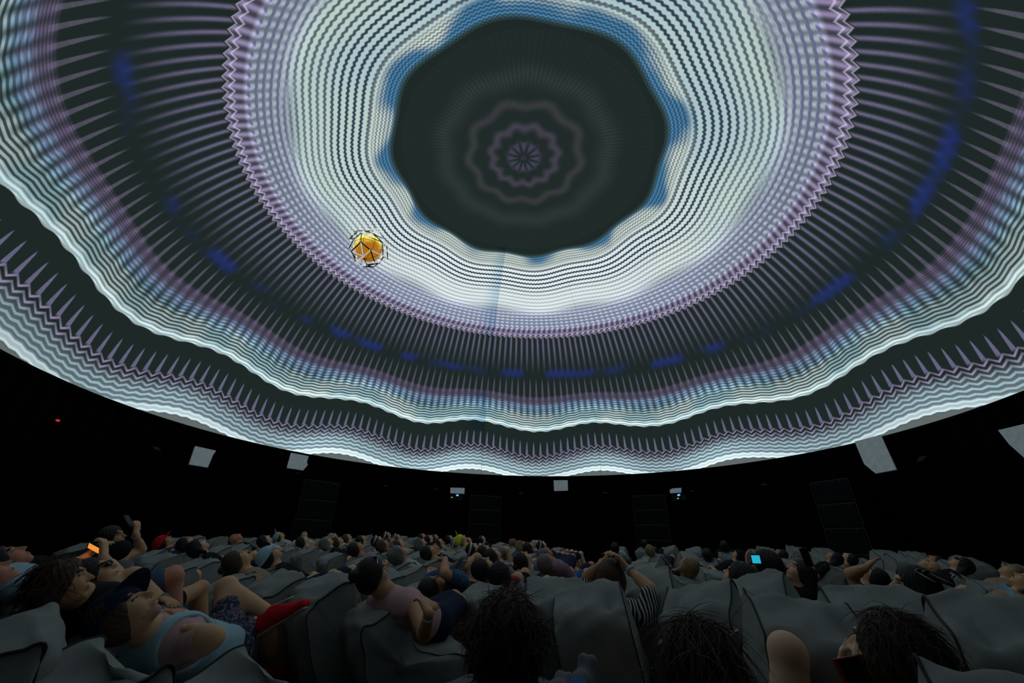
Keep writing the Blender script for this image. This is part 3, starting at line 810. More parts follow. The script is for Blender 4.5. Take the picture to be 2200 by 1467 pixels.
def build_body(J, h, name='body'):
    S = Sdf(); w = J.get('w', 1.0)
    torso(S, J)
    S.cone(J['neck'], J['head'] - J['hu'] * 0.055 - J['hf'] * 0.022, 0.060, 0.054, 0.03)
    S.cone(J['chest'] * 0.4 + J['neck'] * 0.6, J['neck'], 0.075, 0.060, 0.04)
    head_prims(S, J['head'], J['hf'], J['hu'], J['hs'])
    for sd, sg in (('L', -1), ('R', 1)):
        sh, el, wr = J['sh' + sd], J['el' + sd], J['wr' + sd]
        limb(S, sh, el, 0.052 * w, 0.040 * w, 0.03, (0.45, 0.046 * w, V3(0, 0, 0)))
        limb(S, el, wr, 0.040 * w, 0.027 * w, 0.02, (0.3, 0.040 * w, V3(0, 0, 0)))
        d, n, c = J.get('hand' + sd, (wr - el, V3(0, 0, -1), 0.45))
        hand_prims(S, wr + unit(d) * 0.012, d, n, c, sg)
        hip, kn, an, to = J['hip' + sd], J['kn' + sd], J['an' + sd], J['to' + sd]
        limb(S, hip, kn, 0.088 * w, 0.056 * w, 0.04, (0.3, 0.084 * w, V3(0, 0, 0)))
        back = unit(np.cross(np.cross(kn - hip, an - kn), an - kn)) * 0.018 if np.linalg.norm(np.cross(kn - hip, an - kn)) > 1e-4 else V3(0, 0, 0)
        if back @ (hip - kn) < 0: back = -back
        limb(S, kn, an, 0.052 * w, 0.035 * w, 0.02, (0.38, 0.050 * w, back))
        S.ball(kn, 0.057 * w, k=0.03)
        S.cone(an - unit(to - an) * 0.03, an + (to - an) * 0.62, 0.032, 0.020, 0.02)
    me = S.mesh(name, h, smooth=1)
    n = len(me.polygons); co = np.empty(n * 3, np.float32); me.polygons.foreach_get('center', co); co = co.reshape(-1, 3) - J['head']
    cf, cu, cs = co @ J['hf'], co @ J['hu'], np.abs(co @ J['hs'])
    mi = np.zeros(n, np.int32); front = (cf > 0.05) & (cf < 0.13)
    mi[front & (cs > 0.012) & (cs < 0.056) & (np.abs(cu - 0.031 + cs * 0.08) < 0.0055)] = 1
    mi[front & (np.abs(cs - 0.032) < 0.017) & (np.abs(cu - 0.005) < 0.0035)] = 2
    mi[front & (cs < 0.022) & (np.abs(cu + 0.067) < 0.0085) & (cf > 0.08)] = 3
    if J.get('beard'): mi[(cu < -0.045 - 0.25 * (cf - 0.09)) & (cu > -0.15) & (cf > 0.03) & (cs < 0.07) & (mi == 0) & (np.abs(cu + 0.067) > 0.012) & (cu < -0.05 - 0.5 * (0.09 - cf)) | ((cu < -0.086) & (cf > 0.03) & (cu > -0.13) & (mi == 0))] = 4
    me.polygons.foreach_set('material_index', mi)
    for _ in range(5): me.materials.append(None)
    return me
def build_shirt(J, h, sleeve=0.6, g=0.012, name='shirt', hem=0.0):
    S = Sdf(); torso(S, J, g)
    S.cone(J['chest'] * 0.55 + J['neck'] * 0.45, J['neck'] - (J['neck'] - J['chest']) * 0.18, 0.080 + g * 0.5, 0.063 + g * 0.5, 0.04)
    w = J.get('w', 1.0)
    for sd in 'LR':
        sh, el = J['sh' + sd], J['el' + sd]
        if sleeve > 0:
            t = min(sleeve, 1.0); S.cone(sh, sh + (el - sh) * t, 0.058 * w + g, 0.050 * w + g * 1.4, 0.03)
            if sleeve > 1: S.cone(el, el + (J['wr' + sd] - el) * (sleeve - 1), 0.046 * w + g, 0.034 * w + g, 0.02)
        else: S.cone(sh * 0.75 + J['chest'] * 0.25, sh * 0.9 + J['chest'] * 0.1, 0.055 + g, 0.05 + g, 0.03)
        S.ball(J['hip' + sd] + (J['kn' + sd] - J['hip' + sd]) * 1.0, 0.001, k=0.001, op=1) if False else None
    rough = np.random.default_rng(5).uniform(0, 6.28, 4)
    def jit(V):
        a = V @ unit(J['neck'] - J['pelvis']); b = V @ J['side']
        return V + (0.0022 * np.sin(90 * a + 25 * b + rough[0]) + 0.002 * np.sin(60 * b - 55 * a + rough[1]))[:, None] * unit(J['hf'] if J.get('front') is None else J['front'])
    return S.mesh(name, h, smooth=1, jitter=jit)
def build_shorts(J, h, leg=0.8, g=0.014, name='shorts'):
    S = Sdf(); w = J.get('w', 1.0); fat = J.get('fat', 1.0); sd_ = J['side']
    up = J['pelvis'] + (J['spine'] - J['pelvis']) * 0.45
    for q in (-1, 1): S.cone(J['pelvis'] + sd_ * q * 0.060 * w, up + sd_ * q * 0.055 * w, 0.114 * fat + g, 0.108 * fat + g, 0.05)
    for sd in 'LR':
        hip, kn, an = J['hip' + sd], J['kn' + sd], J['an' + sd]
        t = min(leg, 1.0); S.cone(hip, hip + (kn - hip) * t, 0.094 * w + g, 0.070 * w + g if leg <= 1 else 0.060 * w + g, 0.04)
        if leg > 1: S.cone(kn, kn + (an - kn) * (leg - 1), 0.058 * w + g, 0.046 * w + g, 0.03)
    return S.mesh(name, h, smooth=1)
def build_shoe(J, sd, h, name='shoe'):
    an, to = J['an' + sd], J['to' + sd]; d = unit(to - an)
    dn = J.get('sole' + sd, V3(0, 0, -1)); dn = unit(dn - d * (dn @ d)); w = np.cross(d, dn)
    S = Sdf(); heel = an - d * 0.055 + dn * 0.035; toe = to + d * 0.035 + dn * 0.018
    for q in (-1, 1): S.cone(heel + w * q * 0.010, toe + w * q * 0.022, 0.036, 0.027, 0.02)
    S.cone(heel - dn * 0.03, an - dn * 0.012 + d * 0.01, 0.044, 0.044, 0.02); S.cone(an + d * 0.02, toe - d * 0.07, 0.045, 0.034, 0.03)
    up = S.mesh(name, h, smooth=1)
    T = Sdf(); 
    for q in (-1.2, -0.4, 0.4, 1.2): T.cone(heel + w * q * 0.014 + dn * 0.030 - d * 0.004, toe + w * q * 0.022 + dn * 0.022 + d * 0.004, 0.013, 0.012, 0.008)
    return up, T.mesh('sole', h, smooth=1)
# ---- hair and hats live in the head's own frame: x side, y face, z crown
E3 = [V3(1, 0, 0), V3(0, 1, 0), V3(0, 0, 1)]
def strands(amp, fr, seed):
    rg = np.random.default_rng(seed); p = rg.uniform(0, 6.28, 6)
    def jit(V):
        r = np.linalg.norm(V, axis=1, keepdims=True) + 1e-6; n = V / r
        th = np.arctan2(V[:, 0], -V[:, 1] + 0.02)
        return V + n * (amp * (np.sin(fr * th + 30 * V[:, 2] + p[0]) + 0.7 * np.sin(fr * 1.7 * th - 22 * V[:, 2] + p[1]) + 0.6 * np.sin(fr * 0.6 * th + 60 * V[:, 1] + p[2])))[:, None]
    return jit
def hair_mesh(kind, h=0.008, seed=1):
    S = Sdf(); g = {'short': 0.010, 'long': 0.016, 'bun': 0.010, 'curly': 0.026, 'bob': 0.018, 'fluffy': 0.024}[kind]
    S.ball((0, -0.014, 0.024), (0.078 + g, 0.097 + g, 0.100 + g), k=0.02)
    if kind != 'short' and kind != 'bun': S.ball((0, -0.045, -0.03), (0.072 + g, 0.062 + g, 0.085 + g * 0.5), k=0.03)
    else: S.ball((0, -0.040, -0.03), (0.070 + g, 0.058 + g, 0.070), k=0.03)
    if kind == 'long':
        for q in (-1, 0, 1):
            S.cone((q * 0.055, -0.06, -0.03), (q * 0.070, -0.085, -0.20), 0.045, 0.045, 0.03); S.cone((q * 0.070, -0.085, -0.20), (q * 0.06, -0.10, -0.34), 0.045, 0.020, 0.03)
    if kind == 'bob':
        for q in (-1, 1): S.cone((q * 0.075, -0.02, 0.0), (q * 0.085, -0.01, -0.13), 0.030, 0.022, 0.03)
        S.cone((0, -0.085, 0), (0, -0.085, -0.12), 0.05, 0.04, 0.03)
    if kind == 'bun': S.ball((0, -0.115, 0.065), 0.042, k=0.015)
    # free the face
    S.ball((0, 0.105, -0.045), (0.078, 0.085, 0.108), k=0.02, op=-1)
    S.ball((0, 0.060, -0.110), (0.090, 0.075, 0.080), k=0.02, op=-1)
    amp = {'short': 0.0010, 'long': 0.0016, 'bun': 0.001, 'curly': 0.005, 'bob': 0.0016, 'fluffy': 0.003}[kind]
    return S.mesh('hair', h, smooth=1, jitter=strands(amp, 26 if kind != 'curly' else 14, seed))
def cap_meshes(h=0.007, flip=False):
    S = Sdf(); S.ball((0, -0.014, 0.030), (0.098, 0.117, 0.118), k=0.02)
    S.ball((0, 0.03, -0.080), (0.16, 0.16, 0.100), k=0.01, op=-1)
    crown = S.mesh('crown', h, smooth=1)
    vs, fs = [], []
    for layer in (0, 0.005):
        for i in range(13):
            a = math.radians(-62 + 124 * i / 12)
            for j in range(6):
                t = j / 5; r0 = 0.095; ext = 0.085 * math.cos(a * 1.25) ** 0.5 if abs(a) < 1.25 else 0
                y = math.cos(a) * r0 * 1.05 + ext * t; x = math.sin(a) * r0 * (1 - 0.10 * t)
                vs.append((x, y, 0.042 - 0.010 * t - 1.6 * x * x + layer))
    for i in range(12):
        for j in range(5):
            a = i * 6 + j
            fs += [(a, a + 1, a + 7, a + 6), (78 + a, 78 + a + 6, 78 + a + 7, 78 + a + 1)]
    for i in range(12): a = i * 6 + 5; fs.append((a, 78 + a, 78 + a + 6, a + 6))
    brim = pymesh('brim', vs, fs)
    return crown, brim
def hat_mesh(h=0.008):          # floppy brimmed hat
    S = Sdf(); S.ball((0, -0.012, 0.045), (0.094, 0.110, 0.095), k=0.02)
    S.ball((0, -0.01, 0.020), (0.150, 0.160, 0.014), k=0.02); S.ball((0, 0.02, -0.085), (0.20, 0.20, 0.092), k=0.01, op=-1)
    return S.mesh('hat', h, smooth=1)
def band_mesh(r=0.011):
    vs, fs = [], []
    for i in range(32):
        a = 2 * math.pi * i / 32
        for (dr, dz) in ((0.0, -0.018), (0.006, -0.018), (0.006, 0.018), (0.0, 0.018)):
            vs.append(((0.088 + dr) * math.cos(a), -0.012 + (0.107 + dr) * math.sin(a), 0.055 + dz + 0.02 * math.sin(a)))
    for i in range(32):
        j = (i + 1) % 32
        for k in range(4): fs.append((i * 4 + k, j * 4 + k, j * 4 + (k + 1) % 4, i * 4 + (k + 1) % 4))
    return pymesh('headband', vs, fs)
def glasses_mesh(up=0.0):
    vs, fs = [], []
    def t(a, b, r=0.0035):
        v_, f_ = tube_between(a, b, r, 5); 
        fs.extend(tuple(j + len(vs) for j in q) for q in f_); vs.extend(v_)
    for q in (-1, 1):
        pts = [Vector((q * 0.034 + 0.026 * math.cos(a), 0.104 - 0.16 * abs(q * 0.034 + 0.026 * math.cos(a)) * 0.3, 0.006 + 0.020 * math.sin(a))) for a in [2 * math.pi * i / 14 for i in range(14)]]
        for i in range(14): t(pts[i], pts[(i + 1) % 14])
        t((q * 0.060, 0.098, 0.010), (q * 0.086, -0.01, 0.010))
    t((-0.010, 0.104, 0.010), (0.010, 0.104, 0.010))
    fr = pymesh('frame', vs, fs)
    lv, lf = [], []
    for q in (-1, 1):
        b = len(lv); lv.append((q * 0.034, 0.103, 0.006))
        for i in range(14):
            a = 2 * math.pi * i / 14; lv.append((q * 0.034 + 0.026 * math.cos(a), 0.104 - 0.16 * abs(q * 0.034 + 0.026 * math.cos(a)) * 0.3, 0.006 + 0.020 * math.sin(a)))
        lf += [(b, b + 1 + i, b + 1 + (i + 1) % 14) for i in range(14)]
    return fr, pymesh('lens', lv, lf)
HAIR = {k: hair_mesh(k, 0.008, i) for i, k in enumerate(('short', 'long', 'bun', 'curly', 'bob', 'fluffy'))}
CAP_C, CAP_B = cap_meshes(); HAT = hat_mesh(); BAND = band_mesh(); GL_F, GL_L = glasses_mesh()
HAIRC = {'black': (0.010, 0.008, 0.008), 'dark': (0.020, 0.013, 0.010), 'brown': (0.085, 0.048, 0.028), 'red': (0.075, 0.026, 0.014), 'blond': (0.30, 0.20, 0.085), 'grey': (0.16, 0.15, 0.135), 'pale': (0.42, 0.38, 0.24)}
def hair_mat(c): return plain('hair_' + c, HAIRC[c], rough=0.5, spec=0.4, bump=0.6, bscale=140, var=0.2)
CLOTH = {'black': (0.010, 0.010, 0.012), 'navy': (0.016, 0.022, 0.052), 'denim': (0.058, 0.098, 0.169), 'white': (0.715, 0.741, 0.728), 'grey': (0.182, 0.182, 0.189), 'pink': (0.650, 0.390, 0.377), 'mauve': (0.312, 0.195, 0.234), 'khaki': (0.273, 0.195, 0.111),
         'red': (0.715, 0.016, 0.026), 'blue': (0.039, 0.117, 0.312), 'lightblue': (0.390, 0.598, 0.676), 'yellow': (0.800, 0.780, 0.065), 'green': (0.078, 0.156, 0.078), 'cream': (0.650, 0.598, 0.468), 'purple': (0.091, 0.058, 0.169), 'brown': (0.091, 0.052, 0.033), 'palegrey': (0.468, 0.481, 0.468), 'tan': (0.351, 0.260, 0.169)}
def cloth_mat(c): return plain('cloth_' + c, CLOTH[c], rough=0.9, spec=0.2, bump=0.3, bscale=350, var=0.12)
M_white = plain('white_rubber', (0.6, 0.58, 0.52), rough=0.7)
def obj_mats(o, mats):
    for i, m_ in enumerate(mats):
        if i < len(o.material_slots): o.material_slots[i].link = 'OBJECT'; o.material_slots[i].material = m_
def wear(name, me, mat, parent, mw=None):
    if not me.materials: me.materials.append(None)
    o = link(name, me, None, parent, mw); obj_mats(o, [mat]); return o
def head_matrix(J, up=0.0):
    return Matrix.Translation(Vector(J['head'])) @ Matrix((J['hs'], J['hf'], J['hu'])).transposed().to_4x4()
def dress_head(root, J, hair, hairc, hat=None, hatc=None, extra=None):
    mw = head_matrix(J)
    if hair != 'bald': wear('hair', HAIR[hair], hair_mat(hairc), root, mw)
    if hat == 'cap':
        c = wear('cap', CAP_C, cloth_mat(hatc), root, mw); wear('brim', CAP_B, cloth_mat(hatc), c)
    elif hat == 'capup':
        c = wear('cap', CAP_C, cloth_mat(hatc), root, mw); wear('brim', CAP_B, cloth_mat(hatc), c, Matrix.Translation((0, 0.02, 0.04)) @ Matrix.Rotation(math.radians(48), 4, 'X'))
    elif hat == 'hat': wear('hat', HAT, cloth_mat(hatc), root, mw)
    elif hat == 'band': wear('headband', BAND, cloth_mat(hatc), root, mw)
    if extra == 'glasses':
        f = wear('eyeglasses', GL_F, plain('glasses_frame', (0.02, 0.02, 0.02), rough=0.3), root, mw); wear('lens', GL_L, plain('dark_lens', (0.01, 0.01, 0.012), rough=0.1, spec=0.6), f)
    elif extra == 'whiteglasses':
        f = wear('eyeglasses', GL_F, plain('glasses_white', (0.7, 0.75, 0.78), rough=0.3), root, mw); wear('lens', GL_L, plain('dark_lens', (0.01, 0.01, 0.012), rough=0.1, spec=0.6), f)
    elif extra == 'glassesup':
        f = wear('sunglasses', GL_F, plain('glasses_silver', (0.55, 0.62, 0.62), rough=0.25, metal=0.6), root, mw @ Matrix.Rotation(math.radians(62), 4, 'X') @ Matrix.Translation((0, 0.018, 0.0))); wear('lens', GL_L, plain('dark_lens', (0.01, 0.01, 0.012), rough=0.1, spec=0.6), f)
def person_parts(root, M, J, skin, hairc, shirt, shorts, shoe='white', soles='white'):
    b = link('body', M['body'], None, root); obj_mats(b, [skin_mat(skin), hair_mat(hairc if hairc in HAIRC else 'dark'), M_eye, M_lip if skin != 'd' else skin_mat('d'), plain('stubble', (0.50, 0.33, 0.225), rough=0.9)])
    if 'shirt' in M and shirt: wear('shirt', M['shirt'], shirt if not isinstance(shirt, str) else cloth_mat(shirt), root)
    if 'shorts' in M and shorts: wear('shorts', M['shorts'], shorts if not isinstance(shorts, str) else cloth_mat(shorts), root)
    for k in ('shoeL', 'shoeR'):
        if k in M:
            o = wear('shoe', M[k][0], shoe if not isinstance(shoe, str) else cloth_mat(shoe), root); wear('sole', M[k][1], M_white, o)
def make_phone(hand, d_up, n, label, lit=None, body=(0.01, 0.01, 0.011), w=0.072, h=0.145):
    """a phone held in a hand: d_up along its length, n the way its screen faces"""
    d = Vector(unit(d_up)); nn = Vector(unit(n)); nn = (nn - d * nn.dot(d)).normalized(); x = d.cross(nn)
    e = empty('phone', (0, 0, 0)); e.matrix_world = Matrix(((x.x, nn.x, d.x, hand[0]), (x.y, nn.y, d.y, hand[1]), (x.z, nn.z, d.z, hand[2]), (0, 0, 0, 1)))
    link('case', box_mesh('case', w, 0.010, h, 0.004), plain('phone_case_%.2f' % body[0], body, rough=0.4), e)
    s = link('screen', box_mesh('screen', w - 0.010, 0.002, h - 0.022, 0.0), plain('phone_screen_' + ('lit%d' % int(lit[2] * 100) if lit else 'dark'), (0.01, 0.012, 0.014), rough=0.15, emit=lit, estr=1.0 if lit else 0.0), e); s.location = (0, 0.0055, 0.011)
    link('camera_lens', box_mesh('camera_lens', 0.012, 0.003, 0.012, 0.001), plain('phone_lens', (0.05, 0.05, 0.055), rough=0.2), e).location = (w / 2 - 0.014, -0.006, h - 0.026)
    return tag(e, label, 'phone', 'phones held up by the audience')
def wristband(root, J, sd, col, t=0.86, emitname=None):
    a, b = J['el' + sd], J['wr' + sd]; p = a + (b - a) * t; d = unit(b - a); w = J.get('w', 1.0)
    x = unit(np.cross(d, V3(0.3, 0.2, 1))); y = np.cross(d, x); vs, fs = [], []
    r = 0.0335 * w
    for i in range(18):
        an = 2 * math.pi * i / 18
        for (rr, z) in ((r - 0.002, -0.011), (r + 0.002, -0.011), (r + 0.002, 0.011), (r - 0.002, 0.011)): vs.append(tuple(p + (x * math.cos(an) + y * math.sin(an)) * rr + d * z))
    for i in range(18):
        j = (i + 1) % 18
        for k in range(4): fs.append((i * 4 + k, j * 4 + k, j * 4 + (k + 1) % 4, i * 4 + (k + 1) % 4))
    link('wristband', pymesh('wristband', vs, fs), cloth_mat(col), root)
# ---- prototypes for the audience: reclining low or high, hands resting or one hand raised
def proto_pose(high, arm='rest', legs=0):
    if high: J = dict(pelvis=(0, 0.06, 0.38), spine=(0, -0.07, 0.52), chest=(0, -0.18, 0.67), neck=(0, -0.26, 0.79), head=(0, -0.31, 0.92), hf=(0, 0.74, 0.67), hu=(0, -0.67, 0.74))
    else: J = dict(pelvis=(0, 0.10, 0.36), spine=(0, -0.08, 0.43), chest=(0, -0.25, 0.53), neck=(0, -0.37, 0.62), head=(0, -0.47, 0.72), hf=(0, 0.36, 0.93), hu=(0, -0.93, 0.36))
    pl = np.array(J['pelvis']); ch = np.array(J['chest'])
    for q, sd in ((-1, 'L'), (1, 'R')):
        J['el' + sd] = tuple(ch + V3(q * 0.26, 0.16, -0.13)); J['wr' + sd] = tuple(pl + V3(q * 0.06, -0.02, 0.17))
        J['hand' + sd] = (V3(-q * 0.9, 0.35, -0.05), V3(0, 0, -1), 0.35)
        k = (0.45, 0.24) if legs == 0 else (0.43, 0.12 + (0.16 if q > 0 else 0.0))
        J['kn' + sd] = tuple(pl + V3(q * (0.13 if legs == 0 else 0.17), k[0], k[1] - 0.04))
        J['an' + sd] = (q * 0.14, J['kn' + sd][1] + (0.18 if legs == 0 else 0.30), 0.09); J['to' + sd] = (q * 0.16, J['an' + sd][1] + 0.15, 0.05)
    if arm == 'up':
        J['elR'] = tuple(ch + V3(0.22, 0.20, 0.12)); J['wrR'] = tuple(ch + V3(0.12, 0.24, 0.36)); J['handR'] = (V3(-0.1, 0.1, 1), V3(-0.6, -0.8, 0), 0.8)
    if arm == 'both':
        for q, sd in ((-1, 'L'), (1, 'R')):
            J['el' + sd] = tuple(ch + V3(q * 0.24, 0.18, 0.10)); J['wr' + sd] = tuple(ch + V3(q * 0.09, 0.24, 0.34)); J['hand' + sd] = (V3(-q * 0.2, 0.1, 1), V3(-q * 0.8, -0.6, 0), 0.8)
    return fill_pose(J)
PROTO = {}
for hi in (0, 1):
    for arm in ('rest', 'up', 'both'):
        J_ = proto_pose(hi, arm, legs=(hi + (arm != 'rest')) % 2); hv = 0.0105
        PROTO[(hi, arm)] = (J_, dict(body=build_body(J_, hv), shirt=build_shirt(J_, 0.013, 0.6), shorts=build_shorts(J_, 0.013, 0.8), shoeL=build_shoe(J_, 'L', 0.011), shoeR=build_shoe(J_, 'R', 0.011)))
GPE = 'audience reclining on the bean bags'
N_AUTO = [0]; PEOPLE = []
def auto_d(px, py, z0, k=0.0235, dmin=1.2, dmax=14.0):
    r = ray(px, py); tE = r.z / math.hypot(r.x, r.y)
    den = k - tE
    return min(max((EYE - z0) / den, dmin), dmax) if den > 1e-3 else dmax
def bag(px, py, az, label, d=None, variant=None, sxy=1.0): return bag_px(px, py, d or auto_d(px, py, 0.58), az, 'charcoal bean bag ' + label, variant, sxy)
def spectator(px, py, az, look, label, pose='rest', d=None, own_bag=True, phone=None):
    """a person of the audience whose head is seen at the pixel; look = skin, hair, hair colour, hat, hat colour, extra, shirt, shorts"""
    skin, hair, hairc, hat, hatc, extra, shirt, shorts = look
    if 880 < px < 1200: az += 20
    d = d or auto_d(px, py, 0.555)
    rz = -math.radians(az); R3 = Matrix.Rotation(rz, 3, 'Z')
    best = None
    for k in (0, 0.03, -0.03, 0.06, -0.06, 0.09, -0.09, 0.13, -0.13, 0.17, -0.17):
        p = at_dist(px, py, d * (1 + k))
        high = 1 if p.z - zf(0, p.y) > 0.79 else 0
        J, M = PROTO[(high, pose)]
        loc = p - R3 @ Vector(J['head'])
        if math.hypot(loc.x - DC.x, loc.y - DC.y) > WALL_R - 0.9: continue
        sp_ = min([math.hypot(loc.x - b[0], loc.y - b[1]) for b in PEOPLE] + [0.6])
        sb = min([math.hypot(loc.x - b[0], loc.y - b[1]) for b in BAGS] + [0.9])
        sc = sp_ * 2 + (0.3 - sb if sb < 0.2 else (0.25 if sb > 0.5 else 0.0)) - 0.3 * abs(k)
        if best is None or sc > best[0]: best = (sc, loc, J, M, high)
    if best is None:
        while math.hypot(loc.x - DC.x, loc.y - DC.y) > WALL_R - 0.9:
            d *= 0.97; loc = at_dist(px, py, d) - R3 @ Vector(J['head'])
        best = (0, loc, J, M, high)
    _, loc, J, M, high = best
    z0 = zf(loc.x, loc.y)
    loc.z = min(max(loc.z, z0 - 0.08), z0 + 0.22)
    PEOPLE.append((loc.x, loc.y))
    root = empty('person', loc, rz); tag(root, label, 'person', GPE)
    person_parts(root, M, J, skin, hairc, shirt, shorts, random.choice(['white', 'black', 'grey', 'tan']))
    dress_head(root, J, hair, hairc, hat, hatc, extra)
    if own_bag and min([math.hypot(loc.x - b[0], loc.y - b[1]) for b in BAGS] + [9]) > 0.32:
        N_AUTO[0] += 1
        back = R3 @ Vector((0, -0.03, 0))
        zs = min(max(((0.80 if high else 0.64) + loc.z - z0) / 0.665, 0.8), 1.3)
        bag_at((loc.x + back.x, loc.y + back.y, z0), az, zs, N_AUTO[0] % 5, 'charcoal bean bag that carries the ' + ' '.join(label.split()[:10]))
    if phone:
        M4 = Matrix.Translation(loc) @ Matrix.Rotation(rz, 4, 'Z')
        hnd = M4 @ Vector(J['wrR'] + V3(-0.03, 0.0, 0.06)) if pose == 'up' else M4 @ Vector((np.array(J['wrR']) + np.array(J['wrL'])) / 2 + V3(0, 0, 0.06))
        make_phone(hnd, (0.0, 0.0, 1.0) if pose == 'up' else tuple(R3 @ Vector((1, 0, 0.05))), tuple(R3 @ Vector((0, -1, 0.15))), phone[0], phone[1])
    return root

# ------------------------------------------------------------------ rows of bean bags, from the far rows to the near ones
for t in (
    # far left rows, facing right
    (372, 1154, 62, 'at the far left end of the back row'),
    (397, 1150, 62, 'with rounded back, second in the far left back row'),
    (425, 1150, 64, 'third in the far left back row, dark and low'),
    (417, 1163, 62, 'one row before the third of the far left back row'),
    (474, 1151, 64, 'with wide back, left of the shaven-headed spectator'),
    (478, 1170, 62, 'in front of the wide one near the shaven-headed spectator'),
    (526, 1153, 66, 'just right of the shaven-headed spectator'),
    (544, 1155, 66, 'small, two places right of the shaven-headed spectator'),
    (521, 1166, 64, 'one row before the shaven-headed spectator'),
    (573, 1155, 66, 'behind the spectator under the raised grey cap peak'),
    (597, 1163, 66, 'in front of the spectator under the raised grey cap peak'),
    (589, 1174, 62, 'with long back, second row left of the dark-haired woman'),
    (622, 1174, 62, 'directly left of the dark-haired woman with bare shoulder'),
    (641, 1161, 66, 'right behind the dark-haired woman with bare shoulder'),
    (664, 1154, 68, 'below the spectator turning round at the back wall'),
    (683, 1156, 68, 'behind the woman with long streaked hair'),
    (699, 1152, 68, 'just left of the pale blond head in the back row'),
    (731, 1155, 68, 'just right of the pale blond head in the back row'),
    (757, 1156, 68, 'domed, two places right of the pale blond head'),
    (776, 1153, 70, 'far, small and mauve-grey, left of the tallest far one'),
    (793, 1148, 70, 'standing tallest in the far back row'),
    (818, 1152, 70, 'below the spectator with the white headband'),
    (785, 1168, 68, 'with steep back in front of the tallest far one'),
    (799, 1183, 62, 'sloping, behind the long brown-haired spectator'),
    (827, 1175, 66, 'half hidden behind the long brown-haired spectator'),
    (865, 1150, 70, 'dark, at the back right of the grey-banded spectator'),
    (879, 1154, 70, 'large, right of the grey-banded spectator'),
    (894, 1153, 70, 'small, at the back left of the purple-headphone spectator'),
    (876, 1177, 66, 'upright, just right of the fuzzy grey hood'),
    (894, 1191, 62, 'low, just left of the dark-haired head in the hollow'),
    (909, 1165, 66, 'behind the curly grey-brown head'),
    (911, 1181, 64, 'in front of the curly grey-brown head'),
    (950, 1169, 60, 'left of the spectator with the pink-lit face'),
    (964, 1182, 52, 'with broad slope behind the crossed legs and white sock'),
    (1027, 1202, 48, 'long and sloping, left of the red flower garland'),
    (998, 1182, 56, 'below the spectator under the bright yellow cap'),
    (1041, 1177, 56, 'long and low, below the white glasses spectator'),
    (1075, 1165, 54, 'tall, at the back, left of the bald man'),
    (1094, 1179, 52, 'in front of the bald brown-skinned man'),
    (1112, 1176, 52, 'just right of the bald brown-skinned man'),
    (1131, 1189, 50, 'wide, before the dark long-haired spectator at the aisle'),
    (1149, 1176, 52, 'left of the spectator with the blue headband'),
    (1198, 1175, 50, 'alone and wedge-shaped at the edge of the aisle'),
    # left middle rows
    (338, 1179, 62, 'behind the small red cap'),
    (361, 1185, 62, 'broad-backed, just right of the small red cap'),
    (389, 1212, 60, 'low, squeezed in front of the broad-backed one'),
    (446, 1200, 62, 'with large lit back, left of the woman with tied-up hair'),
    (511, 1231, 60, 'below the woman with tied-up hair'),
    (668, 1176, 64, 'cylinder-backed, left of the woman with long streaked hair'),
    (723, 1184, 64, 'cylinder-backed, one row before the long streaked hair'),
    (790, 1193, 64, 'cylinder-backed, behind the woman with sunglasses on her head'),
    # far right rows
    (1334, 1173, 25, 'pale and narrow behind the black hat at the aisle'),
    (1390, 1171, 42, 'tilted, furthest back right of the aisle'),
    (1389, 1194, 40, 'half hidden behind the fair-haired sleeper right of the aisle'),
    (1398, 1205, 38, 'low, directly behind the big one beside the raised arm'),
    (1445, 1170, 44, 'second from the aisle in the right back row'),
    (1495, 1173, 30, 'upright, third from the aisle in the right back row'),
    (1470, 1183, 8, 'wide and flat-topped in the second right row'),
    (1454, 1217, 40, 'narrow, left of the golden blond head'),
    (1510, 1213, -42, 'right of the golden blond head'),
    (1553, 1181, -44, 'tall and steep, left of the glowing blue phone'),
    (1575, 1179, -40, 'small, behind the tall steep one near the blue phone'),
    (1618, 1178, -46, 'right behind the glowing blue phone'),
    (1632, 1170, -48, 'at the very back behind the glowing blue phone'),
    (1696, 1168, -48, 'highest in the middle of the right back row'),
    (1744, 1183, -50, 'long and flat, left of the woman with the earring'),
    (1757, 1173, -50, 'dark, at the back left of the woman with the earring'),
    (1690, 1199, -50, 'behind the spectator gazing up past the dark phone'),
    (1712, 1194, -50, 'two rows behind the dark raised phone'),
    (1764, 1196, -44, 'rounded, between the dark phone and the earring woman'),
    (1851, 1195, -50, 'right of the pale bearded man'),
    (1882, 1176, -52, 'tall, standing up at the right end of the back row'),
    (1916, 1185, -52, 'very wide, right of the tall right-end one'),
    (1946, 1180, -54, 'small knob at the back of the very wide one'),
    (1966, 1191, -54, 'overlapping the right end of the very wide one'),
    (1890, 1218, -50, 'long, right of the pointing hand'),
    (2027, 1196, -54, 'round-headed, left of the man with tinted glasses'),
    (2056, 1191, -54, 'behind the man with tinted glasses'),
    (2152, 1200, -56, 'furthest right in the back rows'),
    (2100, 1240, -52, 'dome-topped, between white tag and white paper fan'),
): bag(*t)
